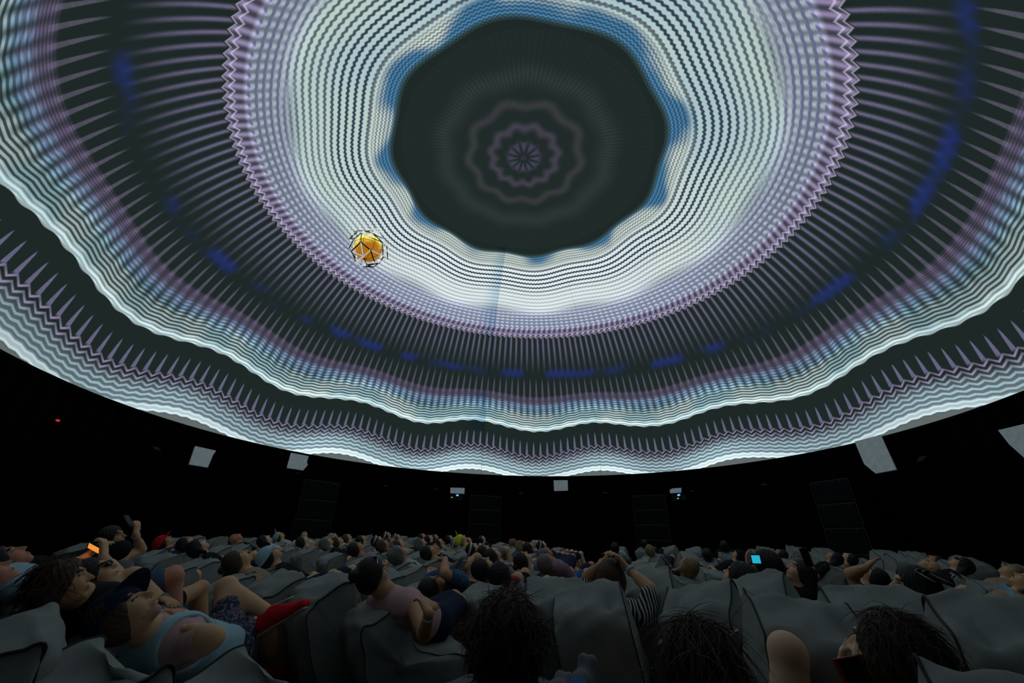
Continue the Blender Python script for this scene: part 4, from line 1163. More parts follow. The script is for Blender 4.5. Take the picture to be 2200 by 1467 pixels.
# larger ones nearby
bag(612, 1221, 58, 'with puckered corner, left of the big square-backed one', d=4.1)
bag(716, 1223, 58, 'big and square-backed, left of the woman with sunglasses on her head', d=4.0)
bag(835, 1219, 60, 'just behind the head with sunglasses')
bag(893, 1214, 58, 'large, left of the crossed legs and blue patterned shirt')
bag(1048, 1249, 30, 'peaked, before the two upturned heads in the middle')
bag(1183, 1236, 4, 'big, seen from behind, left of the filming woman', d=3.2)
bag(1305, 1240, 14, 'big, seen from behind, under the woman filming with both hands', d=3.05)
bag(1430, 1206, 26, 'big, right of the bare arm with striped sleeve', d=3.6)
bag(1535, 1243, 44, 'tilted, left of the dark long-haired head behind the knee', d=3.0)
bag(1660, 1262, -38, 'big, seen from behind, right of the pale bent knee', d=2.95)
bag(1664, 1219, 46, 'broad, right in front of the glowing blue phone', d=3.2)
bag(1842, 1248, -40, 'big with a round dent, in front of the raised dark phone', d=2.8)
bag(2105, 1272, -44, 'big, at the right, right of the black-haired head', d=2.6)
bag(2140, 1425, -40, 'rounded top, closest to the lower right corner', d=1.75)
bag(232, 1176, 60, 'under the woman filming at the far left')
bag(183, 1166, 62, 'behind the woman filming at the far left')

# ------------------------------------------------------------------ the audience, from the far rows to the near ones
A = spectator
_ = None
for t in (
    (504, 1162, 66, ('r', 'bald', 'dark', _, _, _, 'black', 'navy'), 'shaven-headed spectator in black in the far left rows'),
    (566, 1168, 66, ('p', 'bob', 'black', _, _, _, 'cream', 'grey'), 'black-haired spectator in front of the raised grey cap peak'),
    (598, 1158, 68, ('l', 'short', 'brown', 'capup', 'palegrey', _, 'palegrey', 'navy'), 'spectator under a raised grey cap peak'),
    (391, 1190, 60, ('l', 'short', 'black', _, _, _, 'black', 'black'), 'spectator all in black near the small red cap', 'rest', 9.0),
    (416, 1200, 58, ('p', 'bob', 'black', _, _, _, 'black', 'black'), 'dark-haired spectator right of the one in black', 'rest', 8.0),
    (345, 1181, 60, ('t', 'short', 'dark', 'cap', 'red', _, 'navy', 'navy'), 'spectator with a small bright red cap', 'rest', 9.0),
    (648, 1171, 66, ('p', 'short', 'dark', _, _, _, 'tan', 'navy'), 'dark-haired woman with bare shoulder in the left rows'),
    (653, 1151, 150, ('l', 'short', 'brown', _, _, _, 'white', 'grey'), 'spectator turning round at the back wall'),
    (699, 1174, 66, ('l', 'long', 'grey', _, _, _, 'black', 'navy'), 'woman with long streaked hair in the left rows'),
    (721, 1176, 66, ('l', 'short', 'red', _, _, _, 'navy', 'grey'), 'auburn-haired spectator beside the long streaked hair'),
    (714, 1154, 66, ('l', 'bob', 'pale', _, _, _, 'white', 'grey'), 'pale blond head in the back row'),
    (744, 1158, 68, ('l', 'short', 'brown', _, _, _, 'grey', 'navy'), 'face between two far bags right of the blond head'),
    (762, 1188, 62, ('t', 'short', 'dark', _, _, _, 'mauve', 'grey'), 'short dark head between the cylinder-backed bags'),
    (774, 1168, 66, ('l', 'short', 'dark', _, _, _, 'grey', 'navy'), 'small face left of the black head with white clip'),
    (830, 1151, 68, ('l', 'short', 'black', 'band', 'white', _, 'cream', 'grey'), 'spectator with a white headband at the back'),
    (851, 1156, 68, ('l', 'short', 'brown', 'band', 'palegrey', _, 'tan', 'navy'), 'spectator with a grey headband at the back'),
    (808, 1171, 66, ('l', 'bob', 'black', 'band', 'white', _, 'black', 'black'), 'black head with white clip in the middle rows'),
    (820, 1186, 62, ('r', 'long', 'brown', _, _, _, 'brown', 'navy'), 'long brown-haired spectator looking up'),
    (836, 1171, 66, ('r', 'short', 'red', _, _, _, 'tan', 'grey'), 'red-haired spectator behind the fuzzy grey hood'),
    (854, 1176, 66, ('p', 'short', 'brown', _, _, _, 'palegrey', 'grey'), 'spectator with a pink upturned face above the fuzzy hood'),
    (852, 1205, 60, ('r', 'fluffy', 'grey', 'capup', 'palegrey', _, 'palegrey', 'khaki'), 'spectator in a fuzzy grey hood with peak'),
    (906, 1153, 70, ('l', 'short', 'dark', _, _, _, 'purple', 'navy'), 'small spectator behind the purple headphones'),
    (921, 1157, 68, ('p', 'short', 'black', 'band', 'purple', _, 'grey', 'grey'), 'spectator wearing purple headphones'),
    (933, 1157, 68, ('l', 'short', 'brown', _, _, _, 'tan', 'grey'), 'bare-headed spectator right of the purple headphones'),
    (964, 1163, 64, ('p', 'bob', 'black', _, _, _, 'black', 'black'), 'spectator with pink-lit face and black hair'),
    (902, 1178, 64, ('l', 'curly', 'grey', _, _, _, 'green', 'navy'), 'curly grey-brown head in the middle rows'),
    (940, 1178, 62, ('l', 'long', 'dark', _, _, _, 'tan', 'navy'), 'woman with long dark hair right of the curly head'),
    (926, 1194, 60, ('t', 'short', 'black', 'cap', 'black', _, 'black', 'navy'), 'spectator in a black cap below the curly head'),
    (918, 1206, 56, ('t', 'short', 'black', _, _, _, 'tan', 'khaki'), 'dark-haired head in the hollow above the large bag'),
    (978, 1176, 60, ('l', 'short', 'grey', 'band', 'white', _, 'grey', 'tan'), 'grey-haired spectator in front of the yellow cap'),
    (1003, 1170, 60, ('l', 'short', 'black', _, _, _, 'grey', 'grey'), 'black-haired spectator right of the yellow cap'),
    (991, 1160, 62, ('l', 'short', 'blond', 'capup', 'yellow', _, 'yellow', 'grey'), 'spectator under a bright yellow cap', 'rest', 8.5),
    (1034, 1165, 58, ('p', 'short', 'black', _, _, 'whiteglasses', 'black', 'grey'), 'spectator in white glasses before the speaker stack'),
    (1014, 1190, 54, ('p', 'short', 'black', 'band', 'white', _, 'white', 'grey'), 'black-haired spectator with a white lace band'),
    (1040, 1197, 50, ('l', 'short', 'dark', _, _, _, 'tan', 'grey'), 'dark-haired spectator right of the white lace band'),
    (1058, 1205, 48, ('l', 'long', 'black', _, _, _, 'mauve', 'grey'), 'long black-haired spectator behind the red garland'),
    (1101, 1172, 52, ('d', 'bald', 'dark', _, _, _, 'grey', 'navy'), 'bald brown-skinned man in the back row'),
    (1120, 1177, 52, ('l', 'curly', 'blond', _, _, _, 'tan', 'navy'), 'curly fair-haired spectator right of the bald man'),
    (1136, 1182, 52, ('t', 'long', 'dark', _, _, _, 'brown', 'navy'), 'dark long-haired spectator near the aisle'),
    (1163, 1179, 52, ('p', 'short', 'black', 'band', 'lightblue', _, 'black', 'navy'), 'spectator with a blue headband near the aisle'),
    (1172, 1205, 44, ('r', 'short', 'grey', _, _, _, 'mauve', 'navy'), 'grey-haired ruddy man beside the aisle'),
    (1122, 1219, 40, ('l', 'bun', 'dark', _, _, _, 'lightblue', 'blue'), 'spectator with dark hair pinned by a stick'),
    (1150, 1183, 50, ('p', 'short', 'pale', _, _, _, 'cream', 'grey'), 'pale-haired spectator behind the grey-haired ruddy man'),
    # right of the aisle
    (1322, 1184, 20, ('d', 'fluffy', 'black', _, _, _, 'lightblue', 'navy'), 'big black-haired head in light blue beyond the filming woman'),
    (1386, 1167, 40, ('l', 'bob', 'black', _, _, _, 'black', 'navy'), 'black head peeping over the furthest bag right of the aisle'),
    (1398, 1190, 40, ('l', 'fluffy', 'blond', _, _, _, 'grey', 'navy'), 'fair-haired sleeper right of the aisle'),
    (1480, 1219, -20, ('l', 'bob', 'blond', _, _, _, 'black', 'grey'), 'spectator with a golden blond head'),
    (1521, 1199, 30, ('t', 'bob', 'black', _, _, 'glasses', 'grey', 'navy'), 'black-haired spectator in glasses in the right rows'),
    (1556, 1172, 30, ('l', 'bob', 'black', _, _, _, 'black', 'navy'), 'black head at the back of the right rows'),
    (1592, 1204, -44, ('l', 'short', 'black', 'hat', 'black', _, 'black', 'black'), 'spectator in a black hat left of the blue phone'),
    (1680, 1196, -46, ('r', 'short', 'black', _, _, _, 'black', 'black'), 'small black-haired spectator right of the blue phone'),
    (1793, 1199, -54, ('t', 'long', 'black', _, _, _, 'black', 'navy'), 'woman with an earring in profile at the right'),
    (1826, 1200, -56, ('p', 'short', 'dark', _, _, _, 'tan', 'grey'), 'pale bearded man in profile at the right'),
    (2000, 1222, -56, ('l', 'bald', 'black', _, _, _, 'black', 'navy'), 'balding spectator looking up at the right'),
    (2013, 1207, -58, ('t', 'short', 'dark', _, _, _, 'brown', 'navy'), 'orange-lit face above the balding spectator'),
    (2066, 1214, -58, ('l', 'long', 'black', _, _, 'glasses', 'black', 'navy'), 'man with tinted glasses and black hair at the right'),
    (2178, 1232, -60, ('l', 'short', 'blond', _, _, _, 'tan', 'grey'), 'fair spectator next to the right edge'),
    (2215, 1262, -58, ('l', 'bob', 'blond', _, _, _, 'tan', 'grey'), 'blond spectator cut off by the right edge'),
    (1883, 1252, -54, ('l', 'short', 'black', _, _, _, 'black', 'navy'), 'spectator peeping over the big bag with a dent'),
): A(*t)

# ------------------------------------------------------------------ nearer people, posed one by one
def PZ(px, py, zd):
    return np.array(Vector((0, 0, EYE)) + (RIGHT * ((px - 1100) / FPX) - UP * ((py - 733.5) / FPX) + FWD) * zd)
def reach(parent, px, py, L, far=True):
    """the point on the line of sight through a pixel that lies L from its parent joint"""
    o = np.array((0, 0, EYE)); d = PZ(px, py, 1.0) - o
    a = d @ d; b = d @ (o - parent); c = (o - parent) @ (o - parent) - L * L
    q = b * b - a * c
    t = (-b + (math.sqrt(q) if far else -math.sqrt(q))) / a if q > 0 else -b / a
    return o + d * t
LEN = dict(chest=0.30, pelvis=0.41, el=0.29, wr=0.25, kn=0.44, an=0.42, to=0.16)
def pose_at(head, az, over, high=None, hf=None, hu=None, w=1.0, fat=1.0, arm='rest', legs=0, floor=True):
    """a reclining pose with its head at (px, py, depth); over = joint: (px, py, far?) solved with natural bone lengths, or (px, py, depth, 'z')"""
    h0 = PZ(*head); R3 = np.array(Matrix.Rotation(-math.radians(az), 3, 'Z'))
    z = h0[2] - zf(0, h0[1])
    hi = high if high is not None else (1 if z > 0.79 else 0)
    B = proto_pose(hi, arm, legs)
    J = {}
    for k, v in B.items():
        if k in ('hf', 'hu', 'hs', 'side'): J[k] = R3 @ v
        elif k.startswith('hand'): J[k] = (R3 @ v[0], R3 @ v[1], v[2])
        elif isinstance(v, np.ndarray): J[k] = h0 + R3 @ (v - B['head'])
    def solve(k, parent, L):
        if k not in over: return False
        o = over[k]
        J[k] = PZ(*o[:3]) if len(o) > 3 else reach(J[parent], o[0], o[1], L, o[2]); return True
    J['w'], J['fat'] = w, fat
    old = {k: v.copy() for k, v in J.items() if isinstance(v, np.ndarray)}
    if solve('chest', 'head', LEN['chest']) or 'pelvis' in over:
        J['neck'] = J['chest'] + (J['head'] - J['chest']) * 0.5
        if not solve('pelvis', 'chest', LEN['pelvis']): J['pelvis'] = J['chest'] + (old['pelvis'] - old['chest'])
        J['spine'] = (J['chest'] + J['pelvis']) / 2 + V3(0, 0, -0.02)
        ft = J['pelvis'] - J['chest']; J['side'] = unit(np.cross(ft, V3(0, 0, 1)))
        for k in ('hipL', 'hipR', 'shL', 'shR'): J.pop(k)
        mv = J['pelvis'] - old['pelvis']
        for k in ('knL', 'knR', 'anL', 'anR', 'toL', 'toR'): J[k] = J[k] + mv
        mv = J['chest'] - old['chest']
        for k in ('elL', 'elR', 'wrL', 'wrR'): J[k] = J[k] + mv
    if hf is not None: J['hf'] = V3(*hf)
    if hu is not None: J['hu'] = V3(*hu)
    J = fill_pose(J)
    for sd in 'LR':
        if 'sh' + sd in over: J['sh' + sd] = PZ(*over['sh' + sd][:3]) if len(over['sh' + sd]) > 3 else reach(J['chest'], over['sh' + sd][0], over['sh' + sd][1], 0.19, over['sh' + sd][2])
        m = J['wr' + sd] - J['el' + sd]
        if solve('el' + sd, 'sh' + sd, LEN['el']): J['wr' + sd] = J['el' + sd] + unit(m) * LEN['wr']
        if solve('wr' + sd, 'el' + sd, LEN['wr']): J['hand' + sd] = (J['wr' + sd] - J['el' + sd], J['handd' + sd] if 'handd' + sd in J else V3(0, 0, -1), 0.5)
        m, m2 = J['an' + sd] - J['kn' + sd], J['to' + sd] - J['an' + sd]
        if solve('kn' + sd, 'hip' + sd, LEN['kn']): J['an' + sd] = J['kn' + sd] + unit(m) * LEN['an']; J['to' + sd] = J['an' + sd] + m2
        if solve('an' + sd, 'kn' + sd, LEN['an']): J['to' + sd] = J['an' + sd] + m2
        solve('to' + sd, 'an' + sd, LEN['to'])
        if floor:
            for k, lo in (('an', 0.09), ('to', 0.05)):
                q = J[k + sd]; q[2] = max(q[2], zf(0, q[1]) + lo)
    return J
def shift(J, loc):
    K = {}
    for k, v in J.items():
        if k in ('hf', 'hu', 'hs', 'side', 'front') or not isinstance(v, np.ndarray) or k.startswith('sole'): K[k] = v
        else: K[k] = v - loc
    return K
def posed(label, J, look, h=0.009, sleeve=0.6, leg=0.8, shoes=True, shoe='white', name='person', bare=False, bag_az=None, hands=None, bag_zs=None, bag_label=None, bands=(), torsoless=False):
    skin, hair, hairc, hat, hatc, extra, shirt, shorts = look
    for sd, v in (hands or {}).items(): J['hand' + sd] = v
    base = J['pelvis']; z0 = zf(0, base[1]); loc = V3(base[0], base[1], z0)
    K = shift(J, loc)
    root = empty('person', loc); tag(root, label, 'person', GPE)
    M = dict(body=build_body(K, h))
    M['shirt'] = build_shirt(K, max(h, 0.010), sleeve)
    M['shorts'] = build_shorts(K, max(h, 0.010), leg)
    if shoes:
        for sd in 'LR': M['shoe' + sd] = build_shoe(K, sd, 0.008)
    person_parts(root, M, K, skin, hairc, shirt, shorts, shoe)
    dress_head(root, K, hair, hairc, hat, hatc, extra)
    for b in bands: wristband(root, K, *b)
    PEOPLE.append((loc[0], loc[1]))
    if bag_az is not None:
        R3 = Matrix.Rotation(-math.radians(bag_az), 3, 'Z'); off = R3 @ Vector((0, 0.10, 0))
        hz = J['chest'][2] - zf(0, J['chest'][1])
        bag_at((loc[0] - off.x, loc[1] - off.y, z0), bag_az, bag_zs or min(max((hz + 0.02) / 0.665, 0.75), 1.2), (len(BAGS) * 3 + 2) % 5, bag_label)
    return root, K, loc
def hair_strands(root, K, n, length, col, seed, spread=0.03, down=1.0, name='hair_strands', lift=0.2):
    """loose locks over the scalp, thin tapering blades that follow the head and fall"""
    rg = np.random.default_rng(seed); vs, fs = [], []
    f, u, s, c = K['hf'], K['hu'], K['hs'], K['head']
    for i in range(n):
        v = rg.normal(size=3); v /= np.linalg.norm(v)
        if v[1] > 0.45 and v[2] < 0.55: continue
        if v[2] < -0.55: continue
        nrm = s * v[0] + f * v[1] + u * v[2]
        p = c + f * -0.014 + u * 0.024 + s * v[0] * 0.098 + f * v[1] * 0.116 + u * v[2] * 0.118
        t = V3(0, 0, -0.55 * down) - f * 0.30 + rg.normal(size=3) * 0.45; t = unit(t - nrm * (t @ nrm)) + nrm * rg.uniform(0.03, lift)
        L = length * rg.uniform(0.5, 1.1); seg = 5; r0 = 0.0022
        side = unit(np.cross(t, nrm + rg.normal(size=3) * 0.2)); b = len(vs)
        for k in range(seg + 1):
            w_ = r0 * (1 - 0.85 * k / seg); up_ = unit(np.cross(side, t)) * w_
            vs += [tuple(p - side * w_), tuple(p + side * w_), tuple(p + up_)]
            p = p + unit(t) * L / seg
            t = unit(t) + V3(0, 0, -0.30 * down) + rg.normal(size=3) * spread * 3
            inside = p - c
            if np.linalg.norm(inside) < 0.118: p = c + inside / np.linalg.norm(inside) * 0.120
        for k in range(seg):
            q = b + k * 3
            for a_, b_ in ((0, 1), (1, 2), (2, 0)): fs.append((q + a_, q + b_, q + 3 + b_, q + 3 + a_))
    o = link(name, pymesh(name, vs, fs), hair_mat(col), root); o['kind'] = 'stuff'
    return o
def pattern_mat(name, base, c2, c3, scale, stripes=False):
    m, nt, out = new_mat(name)
    b = nt.nodes.new('ShaderNodeBsdfPrincipled'); b.inputs['Roughness'].default_value = 0.9; nt.links.new(b.outputs[0], out.inputs[0])
    tc = nt.nodes.new('ShaderNodeTexCoord'); rp = nt.nodes.new('ShaderNodeValToRGB'); rp.color_ramp.interpolation = 'CONSTANT'
    if stripes:
        t = nt.nodes.new('ShaderNodeTexWave'); t.inputs['Scale'].default_value = scale; t.inputs['Distortion'].default_value = 3.0; t.inputs['Detail'].default_value = 1; src = t.outputs['Fac']
        el = [(0.0, c2), (0.22, base), (0.80, base), (0.86, c3)]
    else:
        t = nt.nodes.new('ShaderNodeTexNoise'); t.inputs['Scale'].default_value = scale; t.inputs['Detail'].default_value = 3; t.inputs['Distortion'].default_value = 2.2; src = t.outputs['Fac']
        el = [(0.0, base), (0.52, c2), (0.57, base), (0.60, c3), (0.66, base)]
    nt.links.new(tc.outputs['Object'], t.inputs['Vector']); nt.links.new(src, rp.inputs[0])
    e = rp.color_ramp.elements; e[0].position = el[0][0]; e[0].color = (*el[0][1], 1); e[1].position = el[1][0]; e[1].color = (*el[1][1], 1)
    for p_, c_ in el[2:]: x_ = e.new(p_); x_.color = (*c_, 1)
    nt.links.new(rp.outputs[0], b.inputs['Base Color'])
    return m
M_floral = pattern_mat('floral_cotton', (0.022, 0.030, 0.065), (0.30, 0.33, 0.34), (0.30, 0.12, 0.16), 16)
M_bluepat = pattern_mat('blue_print', (0.02, 0.07, 0.15), (0.10, 0.24, 0.36), (0.015, 0.02, 0.05), 22)
M_stripe = pattern_mat('black_white_stripe', (0.55, 0.58, 0.56), (0.01, 0.01, 0.012), (0.02, 0.02, 0.022), 9, True)
M_lace = pattern_mat('speckled_white', (0.45, 0.48, 0.48), (0.06, 0.06, 0.07), (0.25, 0.26, 0.27), 30)
_ = None
# --- the man in the navy cap, pink shirt under a denim vest, patterned shorts, red shoe crossed over his knee
J = pose_at((264, 1322, 1.80), 35, dict(chest=(356, 1380, True), pelvis=(462, 1402, True), knR=(486, 1262, True), anR=(585, 1322, False), toR=(640, 1296, False), knL=(572, 1338, True), anL=(592, 1440, True),
                                        elR=(458, 1372, False), wrR=(412, 1352, True), elL=(388, 1330, True), wrL=(408, 1345, False)), hf=(0.42, 0.10, 0.90), hu=(-0.80, -0.40, 0.42), w=1.06, fat=1.05, floor=False)
J['soleR'] = unit(np.cross(np.cross(J['toR'] - J['anR'], V3(0, 0, 1)), J['toR'] - J['anR'])) * -1.0 + V3(0.6, -0.1, -0.3)
J['beard'] = True
MAN, MK, mloc = posed('man in a navy cap, pink shirt and floral shorts at the lower left', J, ('l', 'short', 'brown', _, _, _, 'pink', M_floral), h=0.0062, sleeve=0.55, leg=0.62, shoe='red', bag_az=35, bag_label='charcoal bean bag under the man in the navy cap', bands=(('L', 'black', 0.80), ('L', 'cream', 0.88)))
mwm = head_matrix(MK)
c_ = wear('cap', CAP_C, cloth_mat('navy'), MAN, mwm @ Matrix.Rotation(math.radians(-18), 4, 'Y')); wear('brim', CAP_B, cloth_mat('navy'), c_, Matrix.Translation((0, 0.0, 0.02)) @ Matrix.Rotation(math.radians(-22), 4, 'Y') @ Matrix.Rotation(math.radians(12), 4, 'X'))
# open vest over the shirt: back and two front halves
Sv = Sdf(); torso(Sv, MK, 0.024)
fr = unit(np.cross(MK['side'], MK['chest'] - MK['pelvis'])); fr = fr if fr[2] > 0 else -fr
mid = (MK['chest'] + MK['spine']) / 2
Sv.cone(MK['neck'] + fr * 0.11, MK['pelvis'] + fr * 0.17, 0.060, 0.085, 0.02, -1)
for sd in 'LR': Sv.ball(MK['sh' + sd] * 1.12 - MK['chest'] * 0.12, 0.135, k=0.015, op=-1)
wear('denim_vest', Sv.mesh('denim_vest', 0.010, smooth=1), cloth_mat('lightblue'), MAN)
def lace_loop(root, K):
    d = unit(K['toR'] - K['anR']); p = K['anR'] + d * 0.045 + V3(-0.01, -0.02, 0.045); vs, fs = [], []
    for k in range(4):
        a = p + d * 0.022 * k
        v_, f_ = tube_between(a + V3(-0.02, -0.02, -0.006), a + V3(0.015, 0.025, 0.012), 0.0035, 5); fs += [tuple(j + len(vs) for j in q) for q in f_]; vs += v_
    link('shoelace', pymesh('shoelace', vs, fs), cloth_mat('white'), root)
lace_loop(MAN, MK)
# --- his neighbours at the left
J = pose_at((196, 1240, 2.45), 42, dict(elL=(146, 1222, False), wrL=(184, 1196, True), elR=(246, 1232, True), wrR=(222, 1196, True), knR=(283, 1240, True), knL=(300, 1262, True)), w=1.0, hf=(0.55, 0.35, 0.76), hu=(-0.6, -0.38, 0.7))
root, K, loc = posed('person in sunglasses filming with a phone held overhead at the left', J, ('l', 'short', 'black', _, _, 'glasses', 'black', 'grey'), h=0.008, sleeve=0.4, leg=0.5, shoe='white', hands={'L': (V3(0.5, 0.2, 0.8), V3(0.7, 0.2, -0.4), 0.8), 'R': (V3(-0.4, 0, 0.9), V3(-0.8, -0.2, -0.3), 0.8)}, bands=(('R', 'lightblue', 0.22),), bag_az=42, bag_label='charcoal bean bag under the person filming overhead at the left')
ph = (K['wrL'] + K['wrR']) / 2 + loc + V3(0.0, 0.0, 0.05)
make_phone(ph + V3(-0.06, -0.03, 0.03), (0.80, 0.35, -0.42), (0.35, -0.35, -0.85), 'phone with glowing orange picture held overhead at the left', (0.85, 0.30, 0.04))
J = pose_at((132, 1256, 2.1), 48, dict(knR=(430, 1264, True), knL=(374, 1258, True), pelvis=(290, 1318, True), chest=(200, 1300, True), wrR=(352, 1318, False), elR=(285, 1330, False)), hf=(0.7, 0.5, 0.5), hu=(-0.45, -0.2, 0.85), w=0.9)
root, K, loc = posed('person with long reddish-brown hair and bent bare legs behind the capped man', J, ('t', 'long', 'red', _, _, _, 'black', 'black'), h=0.009, leg=0.45, bag_az=48, bag_label='charcoal bean bag under the long reddish-brown hair', bands=(('R', 'lightblue', 0.88), ('R', 'yellow', 0.78)))
hair_strands(root, K, 500, 0.20, 'red', 3)
J = pose_at((238, 1158, 4.0), 55, dict(elR=(304, 1182, True), wrR=(291, 1148, False)), hf=(0.80, 0.25, 0.50), hu=(-0.45, -0.2, 0.85), high=1)
root, K, loc = posed('woman with long dark hair raising one arm to film at the left', J, ('l', 'long', 'dark', _, _, _, 'grey', 'navy'), h=0.009, sleeve=0, hands={'R': (V3(-0.25, 0, 1), V3(-1, 0, 0), 0.75)}, bands=(('R', 'white', 0.92),))
make_phone(K['wrR'] + loc + V3(-0.07, 0.0, 0.07), (-0.55, -0.15, 0.60), (-0.6, 0.0, -0.6), 'thin dark phone in the raised hand of the woman at the left')
J = pose_at((6, 1208, 2.7), 50, dict(chest=(40, 1232, True), pelvis=(75, 1240, True), anR=(98, 1232, True), toR=(95, 1216, False), anL=(116, 1240, True), toL=(112, 1224, False)), floor=False)
root, K, loc = posed('person in a black printed shirt with white shoes at the left edge', J, ('r', 'short', 'dark', _, _, _, 'black', 'black'), h=0.010, leg=1.9, shoe='white', bag_az=50, bag_label='charcoal bean bag under the black printed shirt at the left edge')
nrm = unit(V3(0, 0, EYE) - (K['chest'] + loc) + V3(0, 0, 1.6)); ax_ = K['side']; ay_ = np.cross(nrm, ax_); vs, fs = [], []
for (x0, y0, x1, y1) in ((-0.06, 0.02, -0.03, -0.02), (-0.03, 0.02, -0.055, -0.01), (-0.01, -0.02, 0.005, 0.025), (0.005, 0.025, 0.02, -0.02), (0.035, 0.02, 0.035, -0.02), (0.035, 0.02, 0.06, 0.015)):
    c0 = K['chest'] + nrm * 0.128
    v_, f_ = tube_between(c0 + ax_ * x0 + ay_ * y0, c0 + ax_ * x1 + ay_ * y1, 0.005, 5); fs += [tuple(j + len(vs) for j in q) for q in f_]; vs += v_
link('shirt_print', pymesh('shirt_print', vs, fs), cloth_mat('white'), root)
J = pose_at((-40, 1248, 2.2), 52, dict(chest=(25, 1258, True), elR=(62, 1278, False), wrR=(122, 1262, True)))
posed('person in a pale blue shirt cut off by the left edge', J, ('r', 'short', 'brown', _, _, _, 'lightblue', 'denim'), h=0.010, sleeve=0.7, bag_az=52, bag_label='charcoal bean bag under the pale blue shirt at the left edge')
# --- middle left
spectator(505, 1217, 58, ('l', 'bun', 'brown', _, _, _, 'tan', 'navy'), 'woman with tied-up brown hair in profile', d=5.2)
spectator(572, 1216, 60, ('l', 'short', 'black', 'hat', 'lightblue', _, 'black', 'navy'), 'black-haired man under a pale blue brimmed hat', d=5.2)
J = pose_at((800, 1236, 2.75), 48, dict(chest=(856, 1303, True), pelvis=(918, 1336, True), knR=(988, 1296, True), knL=(975, 1285, True), anR=(1005, 1385, True), elR=(912, 1364, False), wrR=(922, 1318, False), elL=(868, 1285, True), wrL=(897, 1302, False)), hf=(0.62, 0.62, 0.48), hu=(-0.38, -0.30, 0.87), w=1.05, fat=1.05)
root, K, loc = posed('woman with sunglasses on her head, pink top and clasped hands', J, ('t', 'bun', 'black', _, _, 'glassesup', 'pink', 'navy'), h=0.0072, sleeve=0, leg=0.85, shoe='tan', hands={'R': (V3(-0.3, 0.3, 0.3), V3(-0.5, 0.2, -0.8), 0.6), 'L': (V3(0.6, -0.1, 0.1), V3(0.2, 0.3, -0.8), 0.6)}, bands=(('R', 'white', 0.88),), bag_az=52, bag_zs=0.86, bag_label='charcoal bean bag with raised front under the woman in the pink top')
J = pose_at((925, 1264, 3.6), 40, dict(chest=(962, 1252, True), pelvis=(988, 1272, True), knR=(1024, 1200, True), anR=(975, 1224, False), toR=(992, 1202, False), knL=(1040, 1245, True), anL=(1050, 1300, True), elR=(955, 1232, False)), floor=False)
posed('man with crossed legs, blue patterned shirt, khaki shorts and white sock', J, ('t', 'short', 'dark', _, _, _, M_bluepat, 'khaki'), h=0.009, sleeve=0.6, leg=0.85, shoe='grey', bag_az=40, bag_label='charcoal bean bag under the blue patterned shirt')
spectator(1036, 1238, 34, ('l', 'short', 'dark', _, _, _, M_lace, 'navy'), 'dark-haired man with upturned nose and speckled white shirt', d=4.7)
J = pose_at((1076, 1233, 3.9), 34, dict(knR=(1112, 1243, False), knL=(1128, 1232, True), anR=(1122, 1290, True)))
gr, Jg, _l = posed('black-haired person wearing a red flower garland', J, ('l', 'fluffy', 'black', _, _, _, 'grey', 'black'), h=0.009, leg=0.8, bag_az=34, bag_label='charcoal bean bag under the red flower garland')
rg_ = random.Random(4)
Sg = Sdf()
for i in range(18):
    a = 2 * math.pi * i / 18
    sx_, fy_ = Jg['side'], unit(Jg['pelvis'] - Jg['chest'])
    Sg.ball(Jg['neck'] + sx_ * 0.11 * math.cos(a) + fy_ * (0.03 + 0.09 * math.sin(a)) + V3(0, 0, 0.07 + 0.02 * math.sin(a)), 0.028, k=0.004)
wear('flower_garland', Sg.mesh('flower_garland', 0.006, jitter=strands(0.003, 40, 2)), pattern_mat('garland_red', (0.55, 0.02, 0.03), (0.6, 0.45, 0.42), (0.4, 0.01, 0.02), 60), gr)
J = pose_at((1205, 1218, 4.9), 46, dict(pelvis=(1196, 1232, True), chest=(1186, 1222, True), knR=(1228, 1203, True), anR=(1246, 1231, True), knL=(1212, 1208, True), anL=(1226, 1246, True)))
J['head'] = PZ(1172, 1208, 4.9); J['neck'] = J['chest'] + (J['head'] - J['chest']) * 0.5
posed('man in dark trousers rolled up with one foot in the aisle', J, ('r', 'short', 'grey', _, _, _, 'mauve', 'navy'), h=0.010, leg=0.95, shoe='tan')
# --- the woman filming with both hands, seen from behind
J = pose_at((1312, 1240, 2.8), 8, dict(shR=(1390, 1322, 2.42, 'z'), elR=(1399, 1268, 2.5, 'z'), wrR=(1348, 1220, 2.72, 'z'), elL=(1262, 1240, 2.9, 'z'), wrL=(1288, 1215, 2.85, 'z')), high=1, hf=(0.05, 0.80, 0.60), hu=(0, -0.6, 0.8), w=0.95)
root, K, loc = posed('woman filming with both hands, brown hair and striped sleeves', J, ('t', 'bob', 'brown', _, _, _, M_stripe, 'navy'), h=0.0072, sleeve=0.75, hands={'R': (V3(-0.5, 0.1, 0.6), V3(-0.7, 0.2, 0.0), 0.7), 'L': (V3(0.5, 0.1, 0.6), V3(0.7, 0.2, 0.0), 0.7)}, bands=(('R', 'lightblue', 0.86),))
make_phone(PZ(1312, 1201, 2.88) + V3(-0.075, 0, 0), (1, 0, 0.02), (0, -1, -0.2), 'black phone held sideways by the woman filming with both hands')
